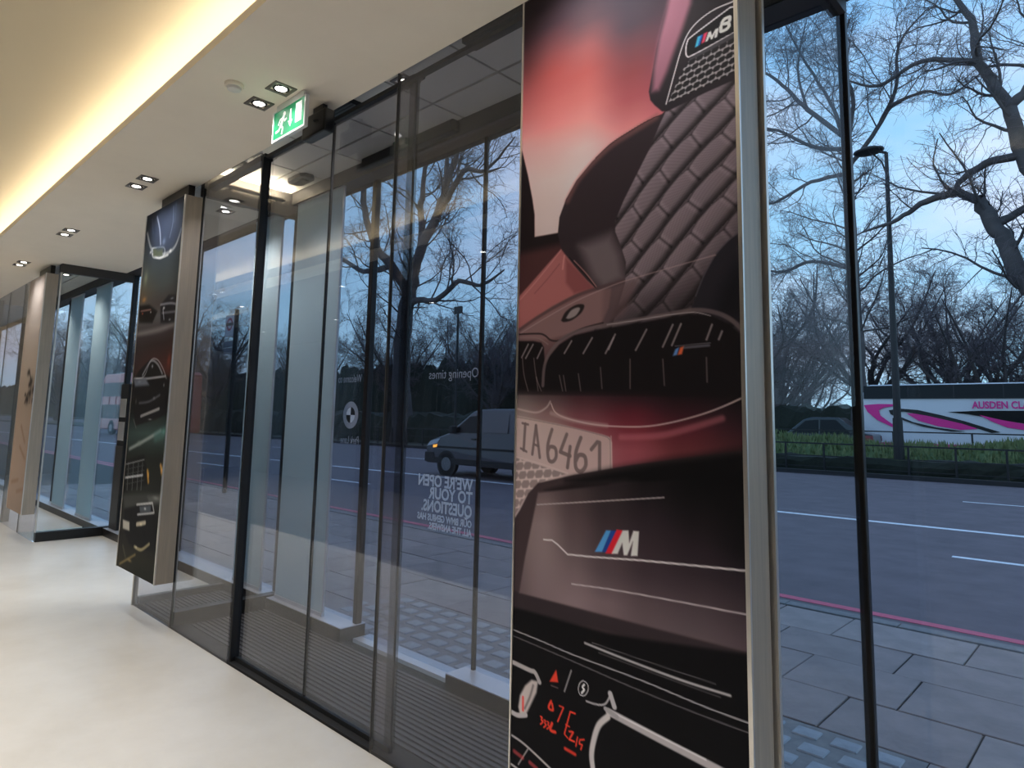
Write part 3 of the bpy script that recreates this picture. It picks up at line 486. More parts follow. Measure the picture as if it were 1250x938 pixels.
PRINT_B = [
 ('grid',[([(-1066,-501),(151,-218),(1002,-20)],[(22,28,40),(26,34,48),(14,18,26)]),([(-886,118),(276,314),(1095,453)],[(30,38,48),(34,42,54),(16,20,26)]),([(-824,330),(320,498),(1127,616)],[(58,66,66),(50,58,60),(24,28,32)]),([(-763,537),(362,677),(1159,777)],[(84,92,86),(62,68,66),(28,30,34)]),([(-711,716),(399,833),(1186,916)],[(120,92,60),(66,60,56),(26,26,28)]),([(-678,828),(422,931),(1203,1004)],[(96,96,94),(80,80,80),(34,34,36)]),([(-600,1096),(477,1164),(1244,1213)],[(60,58,60),(50,40,40),(70,38,34)]),([(-533,1326),(525,1366),(1280,1394)],[(44,44,46),(76,46,42),(104,54,44)]),([(-479,1513),(564,1530),(1309,1542)],[(30,32,34),(26,28,30),(60,34,30)]),([(-414,1733),(610,1724),(1343,1717)],[(24,28,28),(30,36,36),(24,34,32)]),([(-362,1912),(647,1882),(1372,1860)],[(44,60,58),(60,78,74),(66,94,88)]),([(-300,2123),(691,2069),(1405,2029)],[(26,30,28),(30,34,30),(18,20,20)]),([(-182,2530),(777,2430),(1470,2358)],[(26,28,26),(34,36,32),(20,20,20)]),([(-105,2792),(832,2664),(1511,2571)],[(30,28,26),(26,24,22),(16,16,16)]),([(-49,2983),(872,2835),(1542,2727)],[(70,62,44),(34,34,26),(18,20,16)]),([(14,3201),(919,3030),(1577,2906)],[(24,28,20),(20,24,18),(14,16,14)])],None,0),
 ('line',(150,160,170),[(256,60),(343,184),(393,320)],24.0,28.8,0.7,1),
 ('line',(110,120,132),[(136,58),(188,191)],14.4,19.2,0.6,1),
 ('line',(90,100,112),[(678,42),(672,178)],24.0,33.6,0.5,1),
 ('line',(160,164,160),[(40,164),(157,308),(334,394),(565,425),(735,392),(830,275)],28.8,24.0,0.7,1),
 ('line',(190,190,180),[(212,375),(382,437),(587,442)],19.2,14.4,0.8,1),
 ('poly',(70,78,60),[(222,334),(460,366),(455,428),(238,400)],13,1.0,0),
 ('line',(200,206,200),[(200,323),(477,362),(476,438),(240,408),(200,323)],14.4,9.6,0.6,1),
 ('blob',(160,180,200),(466,312),53,43,0.8),
 ('poly',(24,24,28),[(514,845),(680,783),(959,816),(1041,901),(1056,1052),(549,996)],18,1.0,0),
 ('line',(150,152,156),[(514,845),(767,859),(978,907)],19.2,16.8,0.7,1),
 ('line',(130,130,134),[(567,918),(868,934)],19.2,16.8,0.6,1),
 ('poly',(20,18,18),[(-50,800),(240,816),(451,893),(358,980),(31,952)],18,1.0,0),
 ('line',(160,120,110),[(48,853),(291,863)],14.4,14.4,0.7,1),
 ('line',(180,184,190),[(580,892),(617,975)],14.4,14.4,0.7,1),
 ('line',(150,146,142),[(15,1050),(543,1049),(1002,1023)],38.4,52.8,0.6,1),
 ('poly',(26,26,28),[(-39,1485),(138,1365),(392,1280),(547,1301),(715,1411),(934,1474),(981,1690),(620,1768),(157,1829)],13,1.0,0),
 ('line',(150,154,158),[(229,1409),(397,1300),(553,1327),(680,1410)],19.2,12.0,0.8,1),
 ('line',(176,180,184),[(31,1431),(354,1440),(755,1432)],16.8,12.0,0.8,1),
 ('poly',(96,104,114),[(12,1437),(315,1439),(406,1494),(70,1501)],18,1.0,0),
 ('line',(120,122,126),[(208,1640),(439,1627),(665,1577)],19.2,19.2,0.6,1),
 ('line',(190,190,186),[(275,1747),(672,1685)],24.0,14.4,0.7,1),
 ('line',(130,126,120),[(102,1776),(180,1842)],14.4,12.0,0.5,1),
 ('line',(170,180,172),[(64,2022),(402,1942),(747,1854)],28.8,28.8,0.7,1),
 ('line',(70,110,104),[(652,1901),(1009,1823)],81.6,62.4,0.6,1),
 ('poly',(14,16,16),[(-78,2125),(431,2057),(594,2263),(34,2374)],22,1.0,0),
 ('line',(120,122,118),[(74,2136),(92,2356)],12.0,9.6,0.7,0),
 ('line',(120,122,118),[(195,2129),(212,2345)],12.0,9.6,0.7,0),
 ('line',(120,122,118),[(313,2122),(329,2335)],12.0,9.6,0.7,0),
 ('line',(120,122,118),[(408,2116),(423,2327)],12.0,9.6,0.7,0),
 ('line',(150,152,148),[(-26,2156),(439,2089)],12.0,9.6,0.7,1),
 ('line',(190,192,188),[(24,2261),(432,2211)],19.2,12.0,0.8,1),
 ('line',(200,150,70),[(535,2172),(573,2252)],33.6,24.0,0.8,1),
 ('line',(200,150,80),[(806,2111),(876,2192)],33.6,24.0,0.8,1),
 ('poly',(56,58,54),[(0,2404),(576,2339),(1003,2313),(1060,2354),(600,2436),(70,2504)],26,1.0,0),
 ('poly',(90,92,86),[(582,2364),(1003,2313),(932,2367),(630,2409)],26,0.7,0),
 ('poly',(16,16,18),[(74,2517),(415,2443),(705,2426),(969,2528),(946,2718),(644,2762),(265,2767),(123,2695)],18,1.0,0),
 ('line',(190,192,186),[(358,2448),(700,2402),(751,2469),(396,2521)],16.8,12.0,0.8,0),
 ('poly',(70,76,80),[(418,2455),(669,2423),(681,2471),(449,2502)],11,1.0,0),
 ('line',(200,190,160),[(397,2597),(577,2563)],33.6,19.2,0.8,1),
 ('poly',(160,156,140),[(55,2599),(220,2599),(238,2668),(74,2669)],11,1.0,0),
 ('line',(160,150,110),[(384,2769),(537,2772),(702,2706)],24.0,16.8,0.8,1),
 ('poly',(12,12,14),[(723,2497),(945,2425),(1076,2573),(1045,2864),(872,2835)],22,1.0,0),
 ('line',(150,130,80),[(70,2951),(418,2827)],19.2,19.2,0.6,0),
 ('line',(80,78,60),[(111,2801),(195,2880)],24.0,24.0,0.6,1),
 ('poly',(44,54,70),[(94,50),(515,35),(884,47),(851,292),(665,394),(327,365),(159,237)],31,0.6,0),
 ('line',(150,160,170),[(256,60),(343,184),(393,320)],14.4,24.0,0.8,1),
 ('line',(120,130,142),[(625,45),(638,185),(591,299)],9.6,21.6,0.6,1),
 ('blob',(210,212,206),(167,353),31,19,0.85),
 ('blob',(210,212,206),(635,416),34,19,0.85),
 ('blob',(180,182,176),(421,443),37,12,0.85),
 ('blob',(225,228,226),(595,880),28,16,0.85),
 ('blob',(215,218,220),(867,927),25,16,0.85),
 ('blob',(150,152,156),(743,987),31,12,0.85),
 ('blob',(200,90,70),(95,879),19,12,0.85),
 ('blob',(210,210,206),(296,885),16,12,0.85),
 ('blob',(120,126,134),(758,819),50,12,0.85),
 ('blob',(120,128,104),(100,573),62,81,0.85),
 ('blob',(168,120,66),(106,760),69,31,0.85),
 ('blob',(120,62,48),(797,1312),44,69,0.85),
 ('blob',(190,196,200),(445,1343),22,19,0.85),
 ('blob',(120,130,142),(163,1462),50,16,0.85),
 ('blob',(120,122,126),(544,1601),31,16,0.85),
 ('blob',(150,150,150),(736,1501),16,19,0.85),
 ('blob',(10,10,12),(816,1628),31,50,0.85),
 ('blob',(90,88,84),(124,1626),19,31,0.85),
 ('blob',(140,140,136),(492,1770),56,9,0.85),
 ('blob',(96,138,128),(817,1858),69,28,0.85),
 ('blob',(120,132,124),(292,1965),62,25,0.85),
 ('blob',(214,160,70),(561,2202),19,37,0.85),
 ('blob',(214,166,90),(833,2152),22,37,0.85),
 ('blob',(120,122,114),(760,2359),81,19,0.85),
 ('blob',(8,8,10),(244,2538),31,44,0.85),
 ('blob',(210,212,206),(551,2460),28,12,0.85),
 ('blob',(206,196,160),(489,2586),31,16,0.85),
 ('blob',(8,8,10),(580,2649),37,31,0.85),
 ('blob',(190,184,160),(423,2770),25,12,0.85),
 ('blob',(8,8,9),(924,2622),37,81,0.85),
 ('blob',(60,60,62),(966,2587),16,50,0.85),
 ('blob',(130,112,70),(298,2889),62,16,0.85),
 ('blob',(36,40,26),(886,2891),75,25,0.85),
 ('line',(190,194,196),[(73,1432),(271,1417),(395,1294),(545,1294),(689,1372),(777,1451)],9.6,9.6,0.7,1),
 ('line',(70,72,70),[(27,2193),(450,2133)],7.2,7.2,0.8,0),
 ('line',(70,72,70),[(37,2233),(460,2171)],7.2,7.2,0.8,0),
 ('line',(70,72,70),[(59,2312),(479,2246)],7.2,7.2,0.8,0),
]
PRINT_A = [
 ('grid',[([(-1859,-423),(-495,-228),(1088,-3)],[(150,143,133),(140,132,121),(116,107,97)]),([(-1341,517),(-80,619),(1397,738)],[(176,167,154),(168,157,143),(150,138,124)]),([(-1000,1137),(195,1182),(1604,1235)],[(178,166,150),(170,157,140),(158,144,126)]),([(-319,2373),(750,2314),(2024,2244)],[(160,141,122),(150,131,112),(132,114,97)]),([(202,3318),(1178,3189),(2353,3033)],[(134,116,98),(124,107,90),(108,92,78)])],None,0),
 ('blob',(26,24,24),(464,1245),92,57,0.85),
 ('blob',(26,24,24),(659,1365),120,75,0.85),
 ('blob',(26,24,24),(842,1470),127,79,0.85),
 ('blob',(26,24,24),(636,1508),106,66,0.85),
 ('blob',(26,24,24),(536,1590),120,75,0.85),
 ('blob',(26,24,24),(859,1602),92,57,0.85),
 ('blob',(26,24,24),(586,1404),77,48,0.85),
 ('blob',(26,24,24),(412,1526),56,35,0.85),
 ('line',(40,34,32),[(496,1214),(678,1406),(694,1631)],30.8,17.6,0.8,1),
 ('line',(50,40,34),[(415,1631),(543,1507)],35.2,17.6,0.7,1),
 ('line',(110,82,62),[(142,2639),(512,2590)],44.0,44.0,0.5,0),
 ('line',(110,82,62),[(489,2733),(1002,2649)],44.0,44.0,0.5,0),
 ('line',(110,82,62),[(368,1923),(654,2119)],44.0,44.0,0.5,0),
 ('line',(110,82,62),[(400,2180),(750,2314)],44.0,44.0,0.5,0),
]

def catmull(P, k=6):
    P = np.array(P, float); out = []
    n = len(P)
    for i in range(n - 1):
        p0, p1, p2, p3 = P[max(i - 1, 0)], P[i], P[i + 1], P[min(i + 2, n - 1)]
        for t in np.linspace(0, 1, k, endpoint=False):
            out.append(.5 * ((2 * p1) + (-p0 + p2) * t + (2 * p0 - 5 * p1 + 4 * p2 - p3) * t * t + (-p0 + 3 * p1 - 3 * p2 + p3) * t ** 3))
    out.append(P[-1]); return np.array(out)
def seg_dist(S, T, P, closed):
    Q = np.roll(P, -1, 0) if closed else P[1:]
    A = P if closed else P[:-1]
    best = np.full(S.shape, 1e9); inside = np.zeros(S.shape, bool)
    for (ax, ay), (bx, by) in zip(A, Q):
        dx, dy = bx - ax, by - ay; L = dx * dx + dy * dy
        if L < 1e-9: continue
        u = np.clip(((S - ax) * dx + (T - ay) * dy) / L, 0, 1)
        d = (S - ax - u * dx) ** 2 + (T - ay - u * dy) ** 2
        best = np.minimum(best, d)
        if closed:
            c = (ay > T) != (by > T)
            if dy != 0: inside ^= c & (S < ax + (T - ay) * dx / dy)
    return np.sqrt(best), inside
def sstep(x): x = np.clip(x, 0, 1); return x * x * (3 - 2 * x)
def paint(ops, W, H, nx, ny):
    s = np.linspace(0, W, nx + 1); t = np.linspace(0, H, ny + 1)
    S, T = np.meshgrid(s, t); img = np.full((ny + 1, nx + 1, 3), 20.0)
    def window(P, m):
        P = np.asarray(P, float)
        i0, i1 = np.searchsorted(s, P[:, 0].min() - m), np.searchsorted(s, P[:, 0].max() + m)
        j0, j1 = np.searchsorted(t, P[:, 1].min() - m), np.searchsorted(t, P[:, 1].max() + m)
        return slice(max(j0 - 1, 0), j1 + 1), slice(max(i0 - 1, 0), i1 + 1)
    def blend(w, a, c): img[w] = img[w] * (1 - a[..., None]) + np.asarray(c, float) * a[..., None]
    for o in ops:
        k = o[0]
        if k == 'grid':
            rows = o[1]; nc = len(rows[0][0]); cols = []
            xs = [np.mean([r[0][j][0] for r in rows]) for j in range(nc)]
            for j in range(nc):
                tj = [r[0][j][1] for r in rows]
                cols.append(np.stack([np.interp(t, tj, [r[1][j][q] for r in rows]) for q in range(3)], -1))
            cols = np.stack(cols, 1)                      # ny, nc, 3
            f = np.interp(s, xs, range(nc)); i = np.minimum(f.astype(int), nc - 2); u = sstep(f - i)[None, :, None]
            g = cols[:, i] * (1 - u) + cols[:, i + 1] * u
            if o[2]:
                P = np.array(o[2], float); d, ins = seg_dist(S, T, P, True)
                a = sstep(np.where(ins, d, -d) / (2 * max(o[3], 1)) + .5); img[:] = img * (1 - a[..., None]) + g * a[..., None]
            else: img[:] = g
        elif k == 'poly':
            P = np.array(o[2], float)
            if o[5]: P = catmull(np.vstack([P, P[:1]]))[:-1]
            w = window(P, o[3] * 2); d, ins = seg_dist(S[w], T[w], P, True)
            blend(w, o[4] * sstep(np.where(ins, d, -d) / (2 * max(o[3], .5)) + .5), o[1])
        elif k == 'line':
            P = catmull(o[2]) if o[6] and len(o[2]) > 2 else np.array(o[2], float)
            w = window(P, o[3] + o[4]); d, _ = seg_dist(S[w], T[w], P, False)
            blend(w, o[5] * sstep((o[3] / 2 + o[4] / 2 - d) / max(o[4], .5)), o[1])
        elif k == 'blob':
            c = o[2]; w = window([(c[0] - 2 * o[3], c[1] - 2 * o[4]), (c[0] + 2 * o[3], c[1] + 2 * o[4])], 0)
            blend(w, o[5] * np.exp(-(((S[w] - c[0]) / o[3]) ** 2 + ((T[w] - c[1]) / o[4]) ** 2) * 2), o[1])
        elif k == 'quilt':
            P = np.array(o[2], float); w = window(P, 6); d, ins = seg_dist(S[w], T[w], P, True)
            s_, t_ = S[w], T[w]
            a_ = (s_ - 518) * .764 - (t_ - 968) * .645; b_ = (s_ - 518) * .645 + (t_ - 968) * .764
            a_ = a_ + 10 * np.sin(b_ / 70); b_ = b_ + 9 * np.sin(a_ / 110)
            r_ = np.floor(b_ / 82); v_ = b_ / 82 - r_ - .5
            p_ = a_ / 146 + .5 * (r_ % 2); u_ = p_ - np.floor(p_) - .5
            wid = .5 - .62 * np.clip(np.abs(u_) - .2, 0, 1) ** 1.35
            v2 = v_ / wid                                            # -1 upper edge of a pad, +1 lower edge
            sh = .40 + .60 * sstep((1.0 - v2) / .75) * sstep((v2 + 1.04) / .22)
            sh = sh * (1 - .34 * np.exp(-((.5 - np.abs(u_)) / .03) ** 2)) + .10 * np.exp(-((.43 - np.abs(u_)) / .05) ** 2)
            sh = np.where(np.abs(v2) > 1, np.where(v_ > 0, .44, .62) + .25 * (np.abs(v_) - .3), sh) * (.92 + .22 * (.5 - v_))
            fleck = 1 + .07 * np.sin(a_ * 1.9) * np.sin(b_ * 2.3)
            c = np.asarray(o[1], float) * (sh * fleck)[..., None]
            al = sstep(np.where(ins, d, -d) / 6 + .5)[..., None]; img[w] = img[w] * (1 - al) + c * al
        elif k == 'hex':
            P = np.array(o[3], float); w = window(P, 4); d, ins = seg_dist(S[w], T[w], P, True)
            px, py, rot = o[4]; s_, t_ = S[w], T[w]
            a_ = s_ * math.cos(math.radians(-8)) - t_ * math.sin(math.radians(-8)); b_ = t_ + s_ * .12
            r_ = np.floor(b_ / py); v_ = b_ / py - r_ - .5; p_ = a_ / px + .5 * (r_ % 2); u_ = p_ - np.floor(p_) - .5
            e = 1 - np.maximum(np.abs(v_) * 2, np.abs(u_) * 1.5 + np.abs(v_) * .9)
            g = sstep(1 - e / .34); c = np.asarray(o[2], float) * (1 - g[..., None]) + np.asarray(o[1], float) * g[..., None]
            al = sstep(np.where(ins, d, -d) / 4 + .5)[..., None]; img[w] = img[w] * (1 - al) + c * al
    return img
PRINT_GAIN = 1.68
def print_mat(name):
    m = bpy.data.materials.new(name); m.use_nodes = True
    n, l = m.node_tree.nodes, m.node_tree.links; b = n['Principled BSDF']
    a = n.new('ShaderNodeVertexColor'); a.layer_name = 'ink'; l.new(a.outputs['Color'], b.inputs['Base Color'])
    b.inputs['Roughness'].default_value = .65; b.inputs['Specular IOR Level'].default_value = .12
    return m
def print_sheet(name, ops, x0, x1, y, z0, z1, nx, ny, parent, gain):
    img = paint(ops, (x1 - x0) * 1000, (z1 - z0) * 1000, nx, ny)
    c = np.clip(img, 0, 255) / 255
    lin = np.where(c <= .04045, c / 12.92, ((c + .055) / 1.055) ** 2.4) * gain
    lin = np.clip(lin * np.array([1.0, 1.0, 1.1]), .003, .9)
    X, Z = np.meshgrid(np.linspace(x0, x1, nx + 1), np.linspace(z1, z0, ny + 1))
    v = np.stack([X, np.full_like(X, y), Z], -1).reshape(-1, 3)
    idx = np.arange((nx + 1) * (ny + 1)).reshape(ny + 1, nx + 1)
    f = np.stack([idx[:-1, :-1], idx[1:, :-1], idx[1:, 1:], idx[:-1, 1:]], -1).reshape(-1, 4)
    m = bpy.data.meshes.new(name); m.vertices.add(len(v)); m.vertices.foreach_set('co', v.astype(np.float32).ravel())
    m.loops.add(f.size); m.loops.foreach_set('vertex_index', f.astype(np.int32).ravel())
    m.polygons.add(len(f)); m.polygons.foreach_set('loop_start', np.arange(0, f.size, 4, dtype=np.int32))
    m.update(calc_edges=True)
    a = m.color_attributes.new('ink', 'FLOAT_COLOR', 'POINT')
    a.data.foreach_set('color', np.concatenate([lin.reshape(-1, 3), np.ones((len(v), 1))], 1).astype(np.float32).ravel())
    m.materials.append(print_mat(name + '_ink'))
    o = bpy.data.objects.new('print', m); COL.objects.link(o); attach(o, parent); return o
def poster_panel(x0, x1, ops, nx, ny, label, gain):
    p = thing('poster_panel', ((x0 + x1) / 2, 1.93, .33), label, 'poster')
    B().box(x0, x1 - .004, 1.867, 1.995, .33, 3.31).build('cabinet', M['dark'], p)
    B().box(x1 - .006, x1, 1.864, 1.995, .33, 3.31).build('side_cover', M['steel'], p)
    B().box(x1 - .012, x1 + .001, 1.859, 1.868, .329, 3.311).build('edge_trim', M['steel_edge'], p)
    B().box(x0 - .003, x0 + .004, 1.859, 1.995, .329, 3.311).build('edge_trim', M['steel_edge'], p)
    B().box((x0 + x1) / 2 - .3, (x0 + x1) / 2 + .3, 1.93, 1.98, 3.31, CZ).build('hanger', M['bronze'], p)  # dark finish stands in for the shadow between poster and soffit
    print_sheet('poster', ops, x0 + .004, x1 - .012, 1.864, .332, 3.308, nx, ny, p, gain)
    return p
poster_panel(-1.745, -.832, PRINT_C, 330, 1070, 'tall poster of quilted car seat, grille, number plate and dashboard', PRINT_GAIN)
poster_panel(-6.24, -5.36, PRINT_B, 110, 370, 'tall dark poster of several black cars hung before the lobby glass', PRINT_GAIN * .85)
poster_panel(-10.77, -9.88, PRINT_A, 60, 200, 'tall beige stone-like poster with a black flower motif', PRINT_GAIN * .8)

# street-facing posters seen from behind
def street_poster(x0, x1, z1, label):
    t = thing('street_poster', ((x0 + x1) / 2, 2.79, .1), label, 'poster', 'street posters seen from behind')
    B().box(x0, x1, 2.785, 2.797, .125, z1 - .02).build('sheet', M['film'], t)
    B().box(x0, x1, 2.778, 2.804, .10, .125).build('bottom_bar', M['aluminium'], t)
    B().box(x0, x1, 2.778, 2.804, z1 - .02, z1).build('top_bar', M['aluminium'], t)
    B().box(x1 - .006, x1 + .004, 2.782, 2.800, .125, z1 - .02).build('side_hem', M['aluminium'], t)
street_poster(-6.10, -5.57, 3.44, 'pale back of a street poster behind the black car poster')
street_poster(-5.30, -4.56, 3.46, 'pale back of a street poster between lobby corner post and street door')
street_poster(-12.75, -12.03, 3.44, 'pale back of a street poster beside the wide dark post')
street_poster(-11.33, -10.60, 3.44, 'pale back of a street poster behind the beige stone-like poster')

# entrance mat
mt = thing('entrance_mat', (-3.1, 2.43, 0), 'dark ribbed entrance mat between the two glass lines', 'mat')
B().box(-5.34, -.88, 2.125, 2.735, -.01, .004).build('backing', M['mat_dark'], mt)
for i in range(16):
    y = 2.135 + i * .0375
    B().box(-5.33, -.89, y, y + .021, .004, .012).build('slat', M['mat_slat'], mt)
structure(B().box(-5.40, -.83, 2.0, 2.75, -.12, -.015).box(-6.2, -5.40, 2.0, 2.75, -.12, -.001).build('floor_lobby', M['mat_dark']))
lt = thing('niche_mat', (-5.8, 2.43, 0), 'plain dark mat behind the glass under the black car poster', 'mat')
B().box(-6.16, -5.45, 2.03, 2.735, -.001, .004).build('backing', M['mat_dark'], lt)
for i in range(18):
    y = 2.04 + i * .0375
    B().box(-6.15, -5.46, y, y + .021, .004, .012).build('slat', M['mat_slat'], lt)

# ---------------------------------------------------------------- writing on the street glass (reads from the street)
def text_mesh(s, size, material, name, xform, parent=None, bold=0.0, align='LEFT', width=1.0):
    c = bpy.data.curves.new(name, 'FONT'); c.body = s; c.size = size; c.align_x = align; c.offset = bold; c.resolution_u = 3
    o = bpy.data.objects.new(name, c); COL.objects.link(o)
    bpy.context.view_layer.update()
    m = bpy.data.meshes.new_from_object(o.evaluated_get(bpy.context.evaluated_depsgraph_get()))
    bpy.data.objects.remove(o); 
    for v in m.vertices: v.co = xform(v.co.x * width, v.co.y)
    m.materials.clear(); m.materials.append(material); m.name = name
    r = bpy.data.objects.new(name, m); COL.objects.link(r)
    if parent is not None: attach(r, parent)
    return r
def on_glass(s, x, z, cap, m, width=1.0, bold=.0):
    return text_mesh(s, cap / .7, M[m], 'lettering', lambda a, b: Vector((x - a, OY - .0085, z + b)), win7, bold, 'LEFT', width)
on_glass("WE'RE OPEN", -3.07, 1.146, .072, 'vinyl', .92, .003)
on_glass('TO YOUR', -3.07, 1.066, .072, 'vinyl', .92, .003)
on_glass('QUESTIONS.', -3.07, .982, .072, 'vinyl', .86, .003)
on_glass('OUR BMW GENIUS HAS', -3.07, .922, .042, 'vinyl', .84, .002)
on_glass('ALL THE ANSWERS.', -3.07, .868, .042, 'vinyl', .80, .002)
on_glass('Opening times', -3.04, 1.86, .062, 'vinyl_grey', .95)
on_glass('Welcome to', -4.345, 1.86, .06, 'vinyl_grey', .75)
on_glass('Park Lane', -4.345, 1.385, .06, 'vinyl_grey', .75)
def ring(c, r0, r1, y, a0, a1, n=16):
    b = B()
    for i in range(n):
        g0, g1 = a0 + (a1 - a0) * i / n, a0 + (a1 - a0) * (i + 1) / n
        q = [(c[0] + r * math.cos(g), y, c[1] + r * math.sin(g)) for r, g in ((r0, g0), (r1, g0), (r1, g1), (r0, g1))]
        b.poly(q)
    return b
RC = (-4.475, 1.605)
ring(RC, .062, .105, OY - .0085, 0, 2 * math.pi, 32).build('emblem_ring', M['vinyl_grey'], win7)
for q in range(4):
    ring(RC, 0.001, .06, OY - .0085, q * math.pi / 2, (q + 1) * math.pi / 2, 8).build('emblem_quarter', M['black'] if q % 2 == 0 else M['vinyl'], win7)

# ---------------------------------------------------------------- ceiling fittings
def copy_tree(o, parent=None, loc=None):
    c = o.copy(); COL.objects.link(c); c.parent = parent
    if loc is not None: c.location = loc
    for ch in o.children: copy_tree(ch, c)
    return c
def spot(loc, power, angle=125, col=WARM):
    l = bpy.data.lights.new('downlight_lamp', 'SPOT'); l.energy = power; l.spot_size = math.radians(angle); l.spot_blend = .9; l.shadow_soft_size = .05; l.color = col
    o = bpy.data.objects.new('downlight_lamp', l); COL.objects.link(o); o.location = loc
dl = thing('downlight', (0, 0, 0))
b = B()
for x0, x1, y0, y1 in ((-.065, .065, -.065, -.048), (-.065, .065, .048, .065), (-.065, -.048, -.048, .048), (.048, .065, -.048, .048)): b.box(x0, x1, y0, y1, -.006, 0)
b.build('trim', M['trim'], dl)
B().lathe([(.047, -.001), (.045, -.004), (.036, -.003), (.034, -.001)], (0, 0, 0), 20).build('gimbal', M['dark'], dl)
B().lathe([(.001, -.0042), (.028, -.0048), (.032, -.0035)], (0, 0, 0), 20).build('lamp', M['lens'], dl)
spots = []
names = ['beside the green exit sign', 'above the black car poster', 'over the open bay between the posters', 'by the beige stone-like poster', 'beyond the beige stone-like poster', 'above the car seat poster', 'past the car seat poster']
first = True
for i, (a, c) in enumerate(((-3.43, -3.70), (-5.62, -5.88), (-7.88, -8.13), (-10.1, -10.35), (-12.3, -12.55), (-1.2, -1.45), (1.0, .75))):
    for j, x in enumerate((a, c)):
        o = dl if first else copy_tree(dl); first = False
        o.location = (x, 1.655, CZ); tag(o, 'square recessed downlight in the soffit ' + names[i], 'downlight', 'soffit downlights ' + names[i])
        spot((x, 1.655, CZ - .02), POWER_SOFFIT)
for y in (-.95, -2.7):
    for x in (-14.2, -11.2, -8.2, -5.2, -2.2, .8):
        o = copy_tree(dl); o.location = (x, y, CZ); tag(o, 'square recessed downlight in the ceiling over the showroom floor', 'downlight', 'showroom ceiling downlights')
        spot((x, y, CZ - .02), POWER_ROOM)
for x in (-5.72, -6.02):
    o = copy_tree(dl); o.location = (x, 2.45, CZ + .012); tag(o, 'square recessed downlight in the ceiling behind the black car poster', 'downlight', 'downlights behind the black car poster')
    spot((x, 2.45, CZ - .01), POWER_LOBBY)
for x in (-4.75, -3.0):
    o = copy_tree(dl); o.location = (x, 2.2, VZ); tag(o, 'square recessed downlight in the tiled lobby ceiling', 'downlight', 'lobby ceiling downlights')
    spot((x, 2.2, VZ - .02), POWER_LOBBY)
for x in (-11.2, -13.0):
    o = copy_tree(dl); o.location = (x, 2.35, VZ); tag(o, 'square recessed downlight in the tiled ceiling beyond the beige poster', 'downlight', 'far lobby downlights')
    spot((x, 2.35, VZ - .02), POWER_LOBBY)

lb = thing('added_light_bar', (-5.31, 2.4, 3.45), 'added slim warm light bar brightening the lobby ceiling by the corner post', 'light')  # invented fitting that carries the added lobby uplight
B().box(-5.345, -5.28, 2.14, 2.66, 3.445, 3.456).build('tray', M['steel'], lb)
for y in (2.2, 2.6): B().box(-5.37, -5.34, y, y + .02, 3.445, 3.456).build('bracket', M['steel'], lb)
sd = thing('smoke_detector', (-3.585, 1.455, CZ), 'round cream smoke detector on the soffit near the exit sign', 'smoke detector')
B().lathe([(.052, 0), (.052, -.012), (.046, -.02)], (-3.585, 1.455, CZ), 28).build('base', M['plaster'], sd)
B().lathe([(.040, -.02), (.036, -.034), (.015, -.040)], (-3.585, 1.455, CZ), 28).build('cap', M['white'], sd)

es = thing('exit_sign', (-3.5, 1.75, CZ), 'green exit sign with running man, arrow and door hung from soffit', 'exit sign')
B().box(-3.68, -3.318, 1.747, 1.752, 3.226, 3.398).build('panel', M['green'], es)
B().box(-3.68, -3.318, 1.752, 1.764, 3.226, 3.398).build('back', M['dark'], es)
b = B(); 
for x0, x1, z0, z1 in ((-3.692, -3.306, 3.214, 3.226), (-3.692, -3.306, 3.398, 3.404), (-3.692, -3.68, 3.226, 3.398), (-3.318, -3.306, 3.226, 3.398)): b.box(x0, x1, 1.743, 1.765, z0, z1)
b.build('frame', M['clear'], es)
B().box(-3.66, -3.34, 1.748, 1.76, 3.404, CZ).build('hanger', M['clear'], es)
yp = 1.7455
def flat(pts, name): B().prism(pts, 'y', yp, 1.7475).build(name, M['pict'], es)
flat([(-3.42, 3.265), (-3.352, 3.265), (-3.352, 3.382), (-3.42, 3.382)], 'door_pictogram')
flat([(-3.488, 3.37), (-3.472, 3.37), (-3.472, 3.30), (-3.456, 3.30), (-3.48, 3.262), (-3.504, 3.30), (-3.488, 3.30)], 'arrow')
man = B()
def limb(p, w=.014):
    for (x0, z0), (x1, z1) in zip(p[:-1], p[1:]):
        d = Vector((x1 - x0, z1 - z0)).normalized(); n_ = Vector((-d.y, d.x)) * w / 2; e = d * w * .35
        man.prism([(x0 - e.x + n_.x, z0 - e.y + n_.y), (x0 - e.x - n_.x, z0 - e.y - n_.y), (x1 + e.x - n_.x, z1 + e.y - n_.y), (x1 + e.x + n_.x, z1 + e.y + n_.y)], 'y', yp, 1.7475)
man.prism([(-3.556 + .014 * math.cos(k * math.pi / 6), 3.362 + .014 * math.sin(k * math.pi / 6)) for k in range(12)], 'y', yp, 1.7475)
limb([(-3.568, 3.342), (-3.592, 3.298)], .026); limb([(-3.592, 3.30), (-3.568, 3.278), (-3.576, 3.246)]); limb([(-3.592, 3.30), (-3.614, 3.275), (-3.648, 3.272)])
limb([(-3.566, 3.342), (-3.548, 3.318), (-3.53, 3.326)], .011); limb([(-3.57, 3.344), (-3.604, 3.338), (-3.622, 3.312)], .011)
man.build('running_man', M['pict'], es)
ds = thing('motion_sensor', (-3.46, 1.92, CZ), 'black motion sensor box on the soffit beside the exit sign', 'sensor')
B().box(-3.60, -3.34, 1.885, 1.955, 3.25, 3.39).build('housing', M['black'], ds, bevel=.012)
B().box(-3.52, -3.41, 1.91, 1.94, 3.385, CZ).build('bracket', M['black'], ds)
B().lathe([(.02, -.004), (.018, 0)], (-3.43, 1.884, 3.33), 14).build('eye', M['dark'], ds)
